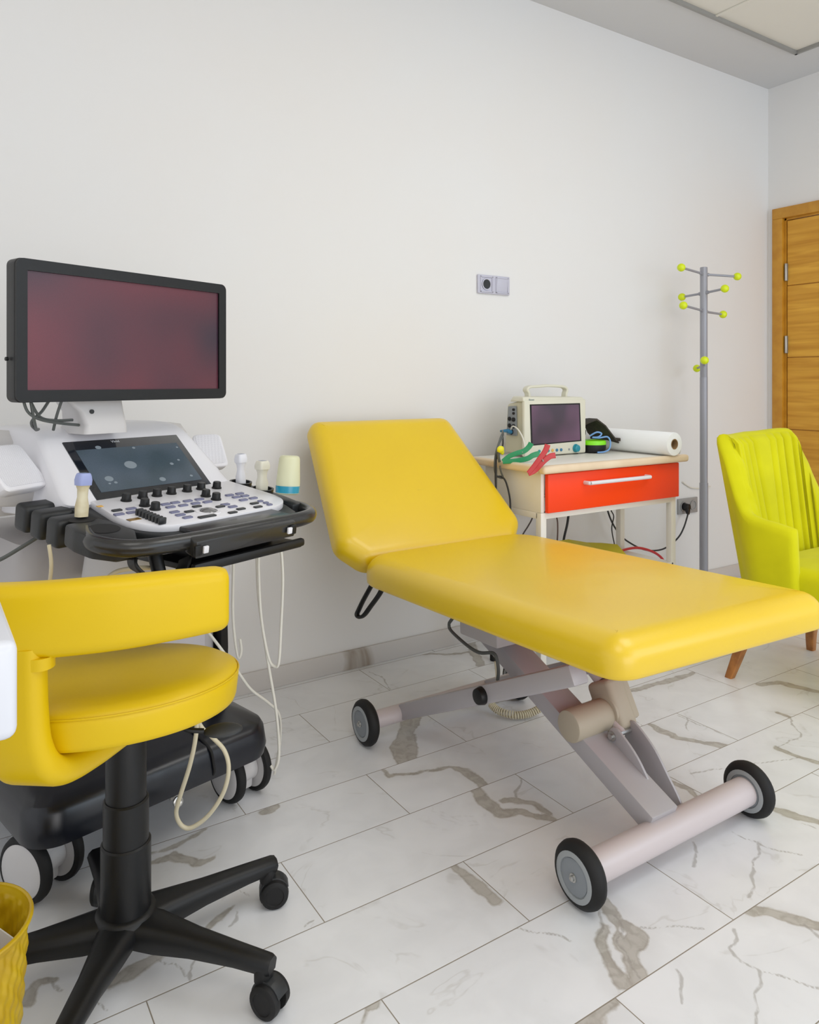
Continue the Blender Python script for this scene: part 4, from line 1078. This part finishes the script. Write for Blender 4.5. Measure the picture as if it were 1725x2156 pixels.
loose('probe_cable', 'cream cable draped over the black hook below the keyboard', [(-3.895, -1.03, .60), (-3.888, -1.05, .687), (-3.88, -1.05, .725), (-3.861, -1.055, .745), (-3.833, -1.07, .752), (-3.803, -1.07, .749), (-3.785, -1.06, .74), (-3.772, -1.03, .69), (-3.765, -.98, .60)], .0042, 'cable_c')
loose('probe_cable', 'white cable slanting down behind the stool to the base', [(-3.62, -.80, .54), (-3.605, -.785, .517), (-3.572, -.746, .477), (-3.516, -.735, .395), (-3.465, -.71, .32), (-3.41, -.69, .265), (-3.365, -.66, .21), (-3.345, -.62, .12), (-3.345, -.58, .01)], .0036, 'cable_w')
# gel bottle
gp = PF @ Vector(pp(.180, .25, .0105))
gb = thing('gel_bottle', gp, 'translucent gel bottle upside down with blue gel inside', 'gel bottle')
gm = Matrix.Translation(gp) @ Matrix.Rotation(math.radians(5), 4, MF.to_3x3() @ Vector((0, 1, 0)))
b = new(); lathe(b, (0, 0, 0), (0, 0, 1), [(0, .022), (.004, .0275), (.03, .028), (.06, .026), (.084, .0245), (.090, .0225), (.092, .018), (.092, 0)], 36, cap=False)
obj('bottle_shell', b, 'bottle', gb, fm=gm, smooth=50)
b = new(); lathe(b, (0, 0, .002), (0, 0, 1), [(-.001, 0), (-.001, .021), (.003, .0278), (.014, .0284), (.019, .0283), (.019, 0)], 32, cap=False)
obj('gel', b, 'gel', gb, fm=gm)

# ------------------------------------------------------------------ instrument cart with drawer
CX0, CX1, CYF, CYB = -2.29, -1.53, -.52, -.20
cart = thing('instrument_cart', ((CX0+CX1)/2, (CYF+CYB)/2, 0), 'white metal instrument cart with one bright orange drawer, beside the couch', 'cart')
LEG = .028
for x, y in ((CX0+.014, CYF+.014), (CX1-.014, CYF+.014), (CX0+.014, CYB-.035), (CX1-.014, CYB-.035)):
    obj('leg', box(new(), (x, y, .325), (LEG, LEG, .60), None, .003), 'cart', cart)
    b = new(); cyl(b, (x, y, 0), (x, y, .028), .015, seg=20, e=.003); obj('leg_foot', b, 'rubber', cart)
b = new()
box(b, (CX0+.008, (CYF+CYB)/2, .70), (.016, CYB-CYF, .15), None, .002)
obj('side_panel', b, 'cart', cart)
b = new(); box(b, (CX1-.008, (CYF+CYB)/2, .70), (.016, CYB-CYF, .15), None, .002); obj('side_panel', b, 'cart', cart)
b = new(); box(b, ((CX0+CX1)/2, CYB-.006, .70), (CX1-CX0-.03, .012, .15)); obj('back_panel', b, 'cart', cart)
b = new()
for y in (CYF+.014, CYB-.035): box(b, ((CX0+CX1)/2, y, .613), (CX1-CX0-.002, .026, .024), None, .002)
for x in (CX0+.013, CX1-.013): box(b, (x, (CYF+CYB)/2-.01, .613), (.026, CYB-CYF-.06, .024), None, .002)
obj('rail_frame', b, 'cart', cart)
b = new(); box(b, ((CX0+CX1)/2, (CYF+CYB)/2, .345), (CX1-CX0-.03, CYB-CYF+.0, .014), None, .003); obj('lower_shelf', b, 'cart', cart)
dr = obj('drawer', box(new(), ((CX0+CX1)/2+.0095, CYF-.008, .6955), (CX1-CX0-.019, .018, .142), None, .004), 'orange', cart, label='bright orange drawer')
b = new()
x0, x1, z = -2.085, -1.742, .724
tube(b, [(x0, CYF-.014, z), (x0, CYF-.036, z), (x0+.004, CYF-.042, z), (x0+.02, CYF-.044, z), (-1.91, CYF-.044, z), (x1-.02, CYF-.044, z), (x1-.004, CYF-.042, z), (x1, CYF-.036, z), (x1, CYF-.014, z)], .0075, 12, 5)
obj('drawer_handle', b, 'white', dr)
b = new(); box(b, ((CX0+CX1)/2, (CYF-.012+CYB+.07)/2, .788), (CX1-CX0+.012, CYB+.07-CYF+.012, .022), None, .003)
top = obj('cart_top', b, 'cart', cart)
b = new(); box(b, ((CX0+CX1)/2-.0, CYF-.03, .786), (CX1-CX0+.055, .034, .030), None, .011, 4); box(b, (CX0-.018, (CYF+CYB)/2+.035, .786), (.028, CYB-CYF+.08, .030), None, .010, 4); box(b, (CX1+.016, (CYF+CYB)/2+.035, .786), (.026, CYB-CYF+.08, .030), None, .010, 4)
obj('top_edging', b, 'edge', top)
ZT = .80
# patient monitor
pmn = thing('patient_monitor', (-1.99, -.23, ZT), 'cream patient monitor with dark screen and carry handle, on the cart', 'monitor')
b = new()
hexa(b, [(-2.160, -.278, .812), (-1.822, -.278, .812), (-1.84, -.172, .812), (-2.170, -.172, .812), (-2.158, -.278, 1.030), (-1.832, -.278, 1.030), (-1.85, -.185, 1.018), (-2.165, -.185, 1.012)], .010, 3)
shell = obj('monitor_body', b, 'cream_side', pmn, smooth=40)
b = new(); box(b, (-1.995, -.285, .9165), (.346, .018, .227), None, .007, 3)
bez = obj('front_bezel', b, 'cream', pmn, smooth=40)
b = new(); hexa(b, [(-2.172, -.292, 1.022), (-1.826, -.292, 1.022), (-1.835, -.20, 1.022), (-2.165, -.20, 1.022), (-2.168, -.286, 1.042), (-1.832, -.286, 1.038), (-1.84, -.21, 1.040), (-2.155, -.21, 1.044)], .006, 3)
obj('top_cap', b, 'cream', pmn, smooth=40)
for x in (-2.13, -1.86):
    for y in (-.27, -.19): 
        b = new(); cyl(b, (x, y, ZT), (x, y, .815), .012, seg=16); obj('foot', b, 'rubber', pmn)
b = new(); prism(b, [(-2.140, -.2948, 1.012), (-1.858, -.2948, 1.013), (-1.850, -.2948, .853), (-2.133, -.2948, .846)], (0, 1, 0), .006, .001)
gl = obj('screen_frame', b, 'hole', bez, smooth=0)
b = new(); prism(b, [(-2.131, -.2954, 1.007), (-1.866, -.2954, 1.007), (-1.859, -.2954, .858), (-2.126, -.2954, .852)], (0, 1, 0), .004)
obj('screen_glass', b, 'pm_screen', bez, smooth=0)
for i, (x, m) in enumerate(((-2.089, 'teal'), (-2.063, 'blue_b'), (-2.040, 'teal'), (-2.016, 'amber'), (-1.992, 'blue_b'), (-1.968, 'blue_b'))):
    b = new(); cyl(b, (x, -.293, .8225), (x, -.2975, .8225), .0062, seg=18, e=.001); obj('button', b, m, bez)
b = new(); box(b, (-1.922, -.2945, .822), (.007, .002, .008)); obj('indicator', b, 'hub', bez, smooth=0)
b = new(); lathe(b, (-1.884, -.293, .825), (0, -1, 0), [(0, .0175), (.004, .0175), (.006, .0155), (.014, .0145), (.016, .012), (.016, 0)], 28, cap=False); obj('dial', b, 'teal', bez)
b = new(); flat_tube(b, [(-2.096, -.235, 1.03), (-2.099, -.235, 1.055), (-2.108, -.235, 1.070), (-2.092, -.235, 1.081), (-2.05, -.235, 1.083), (-1.99, -.235, 1.086), (-1.93, -.235, 1.084), (-1.897, -.235, 1.080), (-1.884, -.235, 1.068), (-1.89, -.235, 1.05), (-1.891, -.235, 1.03)], .03, .011, 8, .005, (0, 1, 0))
obj('carry_handle', b, 'cream', pmn, smooth=50)
text_mesh('maker_lettering', 'Bionet', .011, Matrix.Translation((-2.128, -.2925, 1.030)) @ Matrix.Rotation(PI/2, 4, 'X'), 'ink_grey', pmn, .0003)
b = new(); hexa(b, [(-2.172, -.250, .885), (-2.166, -.250, .885), (-2.166, -.195, .885), (-2.176, -.195, .885), (-2.170, -.244, 1.005), (-2.164, -.244, 1.005), (-2.164, -.200, 1.002), (-2.172, -.200, 1.002)], .001)
sp_ = obj('connector_panel', b, 'hub', pmn)
for y, z, r in ((-.236, .99, .005), (-.236, .975, .005), (-.212, .952, .0085), (-.236, .950, .0085), (-.212, .925, .0085), (-.236, .923, .0085), (-.222, .90, .012)):
    b = new(); cyl(b, (-2.166, y, z), (-2.178, y, z), r, seg=16, e=.001); obj('connector', b, 'hole', sp_)
# limb clamps and their leads
def clamp(name, label, m, hinge, tips, w, th):
    """two curved jaws sprung at a hinge"""
    t = thing(name, hinge, label, 'limb clamp')
    for k, pts in enumerate(tips):
        b = new(); flat_tube(b, pts, (w*.8, w), th, 8, .0025, (-.42, .27, .85)); obj('jaw', b, m, t, smooth=50)
    b = new(); h = Vector(hinge); tube(b, [h+Vector((.0, .012, .004)), h+Vector((.004, .0, .012)), h+Vector((.002, -.012, .004))], .003, 8, 5); obj('spring', b, 'bolt', t)
    return t
clamp('limb_clamp', 'green limb electrode clamp lying at the left end of the cart', 'green', (-2.284, -.40, .832),
      [[(-2.345, -.372, .803), (-2.325, -.385, .822), (-2.30, -.40, .834), (-2.275, -.412, .842), (-2.258, -.42, .857), (-2.250, -.425, .872)], [(-2.345, -.372, .802), (-2.322, -.387, .804), (-2.295, -.403, .807), (-2.265, -.42, .814), (-2.245, -.43, .826), (-2.222, -.44, .832)]], .021, .0055)
clamp('limb_clamp', 'red limb electrode clamp hanging over the front corner of the cart', 'redp', (-2.335, -.566, .818),
      [[(-2.376, -.548, .779), (-2.36, -.556, .80), (-2.342, -.566, .827), (-2.326, -.574, .85), (-2.318, -.578, .866), (-2.314, -.58, .88)], [(-2.376, -.548, .777), (-2.354, -.556, .787), (-2.338, -.566, .806), (-2.322, -.574, .824), (-2.303, -.582, .838), (-2.285, -.588, .841)]], .021, .005)
yt = thing('limb_clamp', (-2.345, -.352, .842), 'yellow limb electrode clamp behind the green one', 'limb clamp')
b = new(); sphere(b, (-2.347, -.362, .848), .014, 20, (1.15, .7, .95)); box(b, (-2.338, -.352, .838), (.03, .012, .016), Matrix.Rotation(.5, 3, 'Y'), .004); obj('jaw', b, 'yelp', yt, smooth=60)
b = new(); tube(b, [(-2.35, -.355, .838), (-2.348, -.352, .815), (-2.342, -.35, .80)], .006, 10, 5); obj('jaw_stem', b, 'cable_g', yt)
lead = thing('monitor_lead', (-2.23, -.25, .90), 'grey and black monitor leads looping down at the left of the cart with blue connector', 'cable')
b = new(); cyl(b, (-2.179, -.224, .90), (-2.21, -.236, .906), .010, .008, e=.002); cyl(b, (-2.21, -.236, .906), (-2.262, -.262, .908), .0072, .0045, e=.001)
obj('connector_plug', b, 'blue_b', lead)
for pts, r, m in (([(-2.25, -.258, .909), (-2.285, -.30, .905), (-2.318, -.325, .885), (-2.345, -.33, .826), (-2.35, -.33, .771), (-2.34, -.333, .744), (-2.322, -.345, .737), (-2.338, -.352, .765), (-2.342, -.352, .785)], .0035, 'cable_g'),
                  ([(-2.25, -.258, .908), (-2.296, -.315, .893), (-2.332, -.322, .84), (-2.334, -.322, .743), (-2.336, -.322, .66)], .0032, 'cable_g'),
                  ([(-2.25, -.258, .907), (-2.315, -.335, .854), (-2.345, -.335, .809), (-2.35, -.335, .75), (-2.348, -.335, .70)], .0032, 'cable_k'),
                  ([(-2.182, -.226, .905), (-2.20, -.262, .925), (-2.215, -.31, .915), (-2.222, -.345, .885), (-2.225, -.36, .85), (-2.228, -.365, .815)], .003, 'cable_w'),
                  ([(-2.342, -.335, .742), (-2.326, -.345, .741), (-2.318, -.36, .72), (-2.308, -.37, .66), (-2.306, -.37, .60)], .0035, 'cable_k')):
    b = new(); tube(b, pts, r, 8, 8); obj('lead_wire', b, m, lead)
# things on the right of the cart top
pk = thing('oximeter_case', (-1.756, -.266, ZT), 'round black case with lime green lid and blue cable, beside the patient monitor', 'case')
b = new(); lathe(b, (-1.756, -.266, ZT), (0, 0, 1), [(0, .045), (.004, .054), (.02, .058), (.034, .058), (.036, .056)], 36); obj('case_base', b, 'black', pk)
b = new(); lathe(b, (-1.756, -.266, ZT+.034), (0, 0, 1), [(0, .0585), (.012, .0585), (.017, .055), (.019, .03), (.019, 0)], 36); obj('case_lid', b, 'lime', pk)
b = new(); tube(b, [(-1.79, -.285, .872), (-1.77, -.305, .888), (-1.752, -.315, .882), (-1.765, -.31, .868), (-1.785, -.295, .866), (-1.76, -.31, .864), (-1.728, -.325, .868), (-1.718, -.333, .848), (-1.726, -.335, .818), (-1.75, -.33, .806), (-1.782, -.32, .804)], .0035, 8, 8)
obj('case_cable', b, mat('light_blue_cable', (110, 158, 216), .4), pk)
cf = thing('pressure_cuff', (-1.70, -.22, ZT), 'folded dark fabric blood pressure cuff propped against the paper roll', 'pressure cuff')
def sheet(bm, A, th):
    """thin cloth from a grid of points"""
    g = [[Vector(p) for p in r] for r in A]; v1 = [[bm.verts.new(p) for p in r] for r in g]
    nr, nc = len(g), len(g[0])
    for i in range(nr-1):
        for j in range(nc-1): bm.faces.new((v1[i][j], v1[i][j+1], v1[i+1][j+1], v1[i+1][j]))
    bmesh.ops.recalc_face_normals(bm, faces=bm.faces[:]); bmesh.ops.solidify(bm, geom=bm.faces[:], thickness=th); return bm
b = new(); sheet(b, [[(-1.84, -.155, .885), (-1.78, -.16, .918), (-1.728, -.17, .938), (-1.705, -.175, .915), (-1.69, -.18, .88), (-1.664, -.185, .855)],
                     [(-1.835, -.20, .898), (-1.78, -.215, .926), (-1.730, -.225, .944), (-1.706, -.235, .918), (-1.69, -.245, .880), (-1.664, -.25, .855)],
                     [(-1.80, -.235, .902), (-1.775, -.255, .926), (-1.735, -.275, .944), (-1.708, -.30, .915), (-1.690, -.325, .874), (-1.664, -.335, .842)]], .006)
obj('cuff_panel', b, 'cuff', cf, smooth=40)
b = new(); box(b, (-1.775, -.195, .885), (.07, .05, .03), Matrix.Rotation(.15, 3, 'Y'), .008); obj('cuff_pump', b, 'dark', cf)
b = new(); box(b, (-1.6715, -.262, .855), (.006, .17, .014), None, .002); obj('cuff_strap', b, 'cuff', cf)
# paper roll
rl = thing('paper_roll', (-1.611, -.34, ZT), 'white paper roll with cardboard core lying along the right side of the cart', 'paper roll')
RR = .0475; rc_ = Vector((-1.611, -.575, ZT+RR+.0015))
b = new(); lathe(b, rc_, (0, 1, 0), [(0, RR-.001), (.001, RR), (.46, RR), (.461, .021)], 56, cap=False); lathe(b, rc_, (0, 1, 0), [(0, RR-.001), (.0005, .03), (0, .021)], 56, cap=False)
obj('paper', b, 'paper', rl, smooth=50)
b = new(); lathe(b, rc_, (0, 1, 0), [(-.001, .0215), (-.001, .0185), (.10, .0185), (.462, .0185), (.462, .0215)], 40, cap=False); obj('cardboard_core', b, 'card', rl)
b = new(); sheet(b, [[(-1.5655, -.57+.09*i, ZT+.045), (-1.5640, -.57+.09*i, ZT+.025), (-1.568, -.57+.09*i, ZT+.006)] for i in range(6)], .0006); obj('loose_edge', b, 'paper', rl)
# cables and papers under the cart
def cord(label, pts, r, m, name='power_cord', n=8):
    b = new(); tube(b, pts, r, 8, n); return tag(obj(name, b, m), label, 'cord')
pc_ = thing('power_cord', (-.80, -.03, .44), 'black power cord from the low wall socket sagging behind the cart', 'cord')
b = new(); tube(b, [(-1.444, -.10, .60), (-1.444, -.06, .546), (-1.415, -.06, .452), (-1.348, -.06, .365), (-1.263, -.06, .309), (-1.159, -.06, .266), (-1.05, -.06, .253), (-.969, -.06, .269), (-.901, -.06, .303), (-.862, -.06, .345), (-.83, -.055, .39), (-.805, -.045, .415)], .0042, 8, 8); obj('cord_wire', b, 'cable_k', pc_)
b = new(); cyl(b, (-.797, -.010, .443), (-.797, -.045, .443), .019, .017, e=.003); hexa(b, [(-.812, -.045, .44), (-.782, -.045, .44), (-.782, -.02, .44), (-.812, -.02, .44), (-.808, -.050, .405), (-.797, -.050, .405), (-.797, -.035, .405), (-.808, -.035, .405)], .004); obj('plug', b, 'black', pc_)
cord('thick black cord hanging straight below the drawer, left of the yellow folder', [(-1.70, -.10, .60), (-1.712, -.09, .549), (-1.727, -.09, .465), (-1.75, -.09, .392), (-1.768, -.09, .30), (-1.80, -.09, .15), (-1.85, -.10, .02)], .0055, 'cable_k')
cord('thin dark cord hanging beside the sagging black power cord', [(-1.47, -.12, .60), (-1.455, -.10, .507), (-1.435, -.10, .467), (-1.448, -.10, .411), (-1.432, -.10, .342), (-1.412, -.10, .283), (-1.40, -.10, .15), (-1.42, -.11, .02)], .0028, 'cable_k')
cord('thin brown cord behind the front left leg of the cart', [(-1.85, -.14, .60), (-1.836, -.13, .521), (-1.827, -.13, .478), (-1.83, -.13, .393), (-1.85, -.13, .25), (-1.86, -.13, .02)], .0032, mat('brown_cord', (96, 70, 60), .5))
cord('dark cord slanting between couch backrest and cart leg', [(-1.95, -.14, .60), (-1.975, -.13, .519), (-2.0, -.13, .485), (-2.04, -.13, .438), (-2.10, -.13, .33), (-2.14, -.13, .02)], .0032, mat('dark_brown_cord', (70, 58, 54), .5))
cord('thick red cord curving over the lower shelf of the cart', [(-1.76, -.33, .360), (-1.66, -.31, .361), (-1.57, -.29, .363), (-1.48, -.275, .356), (-1.40, -.265, .336), (-1.32, -.255, .305), (-1.265, -.25, .265), (-1.225, -.25, .20), (-1.205, -.25, .10), (-1.24, -.26, .008)], .006, 'red', 'red_cord')
b = new(); sheet(b, [[(-2.0, -.25, 0.438), (-1.88, -.25, 0.436), (-1.77, -.25, 0.410), (-1.68, -.25, 0.398)], [(-2.0, -.33, .41), (-1.88, -.33, .412), (-1.78, -.33, .39), (-1.67, -.33, .404)], [(-2.0, -.42, .358), (-1.88, -.42, .364), (-1.80, -.42, .358), (-1.71, -.42, .376)]], .002)
tag(obj('paper_folder', b, 'folder', smooth=0), 'yellow paper folder lying on the lower shelf of the cart', 'folder')
cord('short white cable on the wall beside the coat stand pole', [(-.80, -.006, .572), (-.775, -.006, .558), (-.735, -.006, .539), (-.703, -.006, .532), (-.64, -.006, .526), (-.56, -.006, .53)], .0035, 'cable_w', 'wall_cable')

# ------------------------------------------------------------------ coat stand
CS = Vector((-.92, -.22, 0))
cs = thing('coat_stand', CS, 'tall grey coat stand with yellow-green ball hooks near the door', 'coat stand')
b = new(); lathe(b, CS, (0, 0, 1), [(0, .16), (.006, .16), (.012, .15), (.018, .05), (.03, .025), (.04, .021)], 44, cap=False); lathe(b, CS, (0, 0, 1), [(0, .16), (0, 0)], 44, cap=False); obj('stand_base', b, 'pole', cs)
b = new(); cyl(b, CS+V(0, 0, .03), CS+V(0, 0, .60), .0205, seg=28); cyl(b, CS+V(0, 0, .60), CS+V(0, 0, 1.125), .0185, seg=28); cyl(b, CS+V(0, 0, 1.12), CS+V(0, 0, 1.672), .0178, seg=28, e=.003)
obj('pole', b, 'pole', cs)
Fd = Vector((math.sin(math.radians(32.95)), math.cos(math.radians(32.95)), 0)); Rd = Vector((Fd.y, -Fd.x, 0))
for lat, dpt, z0, z1 in ((-.108, -.12, 1.638, 1.652), (.168, .03, 1.636, 1.630), (-.112, .105, 1.543, 1.536), (.102, -.10, 1.543, 1.553), (-.098, -.125, 1.455, 1.469), (.098, .095, 1.452, 1.446), (.004, -.145, 1.185, 1.205), (-.036, .14, 1.185, 1.172)):
    p0 = CS+V(0, 0, z0); p1 = CS+Rd*(lat+.4*dpt)+Fd*dpt+V(0, 0, z1)
    b = new(); cyl(b, p0, p1, .0058, seg=14); d_ = (p1-p0).normalized(); cyl(b, p0+d_*.016, p0+d_*.026, .009, seg=16)
    hk = obj('hook_arm', b, 'pole', cs)
    b = new(); sphere(b, p1, .0195, 24); obj('hook_ball', b, 'limeball', hk, smooth=80)

# ------------------------------------------------------------------ armchair
ch = thing('armchair', (-1.38, -1.12, 0), 'lime green velvet armchair with channel-stitched back and wooden legs', 'armchair')
plan = [(-1.665, -1.115, .592), (-1.672, -1.07, .606), (-1.675, -1.02, .618), (-1.672, -.98, .640), (-1.663, -.955, .685), (-1.652, -.937, .755), (-1.64, -.92, .835), (-1.625, -.895, .898), (-1.60, -.88, .904), (-1.54, -.86, .900), (-1.46, -.845, .902), (-1.38, -.84, .906), (-1.30, -.845, .91), (-1.24, -.86, .912), (-1.205, -.875, .908), (-1.185, -.89, .888), (-1.17, -.905, .85), (-1.158, -.925, .79), (-1.148, -.945, .72), (-1.14, -.975, .642), (-1.137, -1.02, .618), (-1.14, -1.07, .606), (-1.147, -1.115, .592)]
ccx, ccy = -1.405, -1.08
P = spline(plan, 6); k = len(P)
arc = [0.]
for a, b_ in zip(P, P[1:]): arc.append(arc[-1]+(Vector((b_.x-a.x, b_.y-a.y))).length)
def lean(p, z): return Vector((p.x*(1+.0)+(-.0), p.y, z))+Vector((-.055 if p.x < ccx else .02, .085, 0))*((z-.30)/.60)*(1 if p.y > -1.0 else max(.25, (p.y+1.14)/.14))
outer, inner = [], []
TH = .058
for i, p in enumerate(P):
    t = (P[min(i+1, k-1)]-P[max(i-1, 0)]); t.z = 0; t.normalize(); nin = Vector((t.y, -t.x, 0))
    if nin.dot(Vector((ccx-p.x, ccy-p.y, 0))) < 0: nin = -nin
    outer.append((p, nin))
rings = []
for i, (p, nin) in enumerate(outer):
    zt = p.z; r = []; e = min(1., min(i, k-1-i)/3.); sc = math.sqrt(max(0, 1-(1-e)**2)); th = TH*max(.3, sc)
    off = (TH-th)/2
    u = arc[i]/arc[-1]
    def at(o_, z): return lean(p, z)+nin*(off+o_)
    r = [at(.004, .285), at(0, .30), at(0, .30+(zt-.30)*.5), at(0, zt-.035), at(th*.06, zt-.014), at(th*.25, zt-.002), at(th*.5, zt+.002), at(th*.75, zt-.002), at(th*.94, zt-.014), at(th, zt-.035), at(th, .30+(zt-.30)*.5), at(th, .30), at(th-.004, .285)]
    rings.append(r)
b = new(); rings_solid(b, rings)
obj('shell', b, 'lime_fabric', ch, smooth=70)
# channelled inner back
i0 = next(i for i, p in enumerate(P) if p.y > -1.03); i1 = k-1-i0
N2 = 216; rings = []; NCH = 15
for q in range(N2+1):
    f = float(np.interp(arc[i0]+(arc[i1]-arc[i0])*q/N2, arc, range(k))); ia = int(min(f, k-2)); fr_ = f-ia
    p = P[ia].lerp(P[ia+1], fr_); nin = outer[ia][1].lerp(outer[ia+1][1], fr_).normalized()
    u = q/N2; bump = abs(math.sin(PI*u*NCH))**.45; edge = min(1., min(q, N2-q)/6)
    zt = p.z-.004; o_ = TH-.012; th = (.008+.024*bump)*edge+.003
    r = []
    for z, kk in ((.36, .6), (.40, 1.), (.55, 1.), (.70, 1.)) :
        z = min(z, zt-.05); r.append(lean(p, z)+nin*(o_+th*kk))
    r += [lean(p, zt-.03)+nin*(o_+th*.95), lean(p, zt-.010)+nin*(o_+th*.62-.004), lean(p, zt-.002)+nin*(o_-.012), lean(p, zt-.02)+nin*(o_-.012), lean(p, .36)+nin*(o_-.004)]
    rings.append(r)
b = new(); rings_solid(b, rings)
obj('channel_back', b, 'lime_fabric', ch, smooth=60)
mxs = Matrix.Translation((-1.405, -1.185, .335))
b = new(); pad(b, .475, .52, .125, .07, .045, .02, mxs, .012, 8)
obj('seat_cushion', b, 'lime_fabric', ch, smooth=60)
b = new(); rings_solid(b, [[(-1.405+x, -1.165+y, z) for x, y in rrect(w_, l_, .06, 6)] for z, w_, l_ in ((.272, .46, .50), (.276, .49, .53), (.34, .50, .54), (.345, .49, .53))])
obj('seat_base', b, 'lime_fabric', ch, smooth=50)
for pts in ([(-1.615, -.925, .30), (-1.62, -.90, .19), (-1.632, -.868, .08), (-1.645, -.845, .0)], [(-1.175, -.915, .30), (-1.165, -.90, .19), (-1.135, -.872, .08), (-1.105, -.855, .0)], [(-1.61, -1.39, .28), (-1.615, -1.395, .14), (-1.618, -1.40, .0)], [(-1.20, -1.39, .28), (-1.195, -1.395, .14), (-1.19, -1.40, .0)]):
    b = new(); S = spline(pts, 6); rr = []
    for i, p in enumerate(S):
        w_ = .046-.018*i/(len(S)-1); rr.append([(p.x+x, p.y+y, p.z) for x, y in rrect(w_, w_, .005, 3)])
    rings_solid(b, rr); obj('leg', b, 'legwood', ch, smooth=40)

# ------------------------------------------------------------------ light and camera
W = bpy.context.scene.world or bpy.data.worlds.new('room_light'); bpy.context.scene.world = W
W.use_nodes = True
bg = W.node_tree.nodes.get('Background') or W.node_tree.nodes.new('ShaderNodeBackground')
bg.inputs[0].default_value = (.955, .97, 1., 1); bg.inputs[1].default_value = .9
def area(name, loc, target, sx, sy, power, col):
    l = bpy.data.lights.new(name, 'AREA'); l.shape = 'RECTANGLE'; l.size = sx; l.size_y = sy; l.energy = power; l.color = col
    o = bpy.data.objects.new(name, l); C.objects.link(o); o.location = loc
    o.rotation_euler = (Vector(target)-Vector(loc)).to_track_quat('-Z', 'Y').to_euler(); return o
area('ceiling_light', (-2.0, -2.1, H-.03), (-2.0, -2.1, 0), 1.3, 1.3, 18, (1, .99, .98))
area('ceiling_light', (-3.9, -2.6, H-.03), (-3.9, -2.6, 0), 1.3, 1.3, 13, (1, .97, .93))
area('window_light', (-.9, -4.6, 1.9), (-2.6, 0, 1.2), 2.2, 1.8, 30, (.68, .84, 1))
area('fill_light', (-3.1, -5.3, .95), (-2.3, -.4, .8), 2.8, 1.7, 33, (1, .965, .93))  # added fill from behind the camera, brightens the shaded parts

cam = bpy.data.cameras.new('camera'); co = bpy.data.objects.new('camera', cam); C.objects.link(co)
co.location = (-4.152, -2.515, 1.1); co.rotation_euler = (PI/2, 0, -math.radians(32.95))
cam.sensor_fit = 'HORIZONTAL'; cam.sensor_width = 36.; cam.lens = 1561/1725*36
cam.shift_x = (862.5-862)/1725; cam.shift_y = -(1078-805)/1725
cam.clip_start = .02
bpy.context.scene.camera = co
sc = bpy.context.scene
sc.view_settings.view_transform = 'Standard'; sc.view_settings.look = 'None'; sc.view_settings.exposure = -.04; sc.view_settings.gamma = 1.08
sc.cycles.use_denoising = True; sc.cycles.max_bounces = 8; sc.cycles.diffuse_bounces = 5; sc.cycles.glossy_bounces = 4
sc.cycles.caustics_reflective = False; sc.cycles.caustics_refractive = False
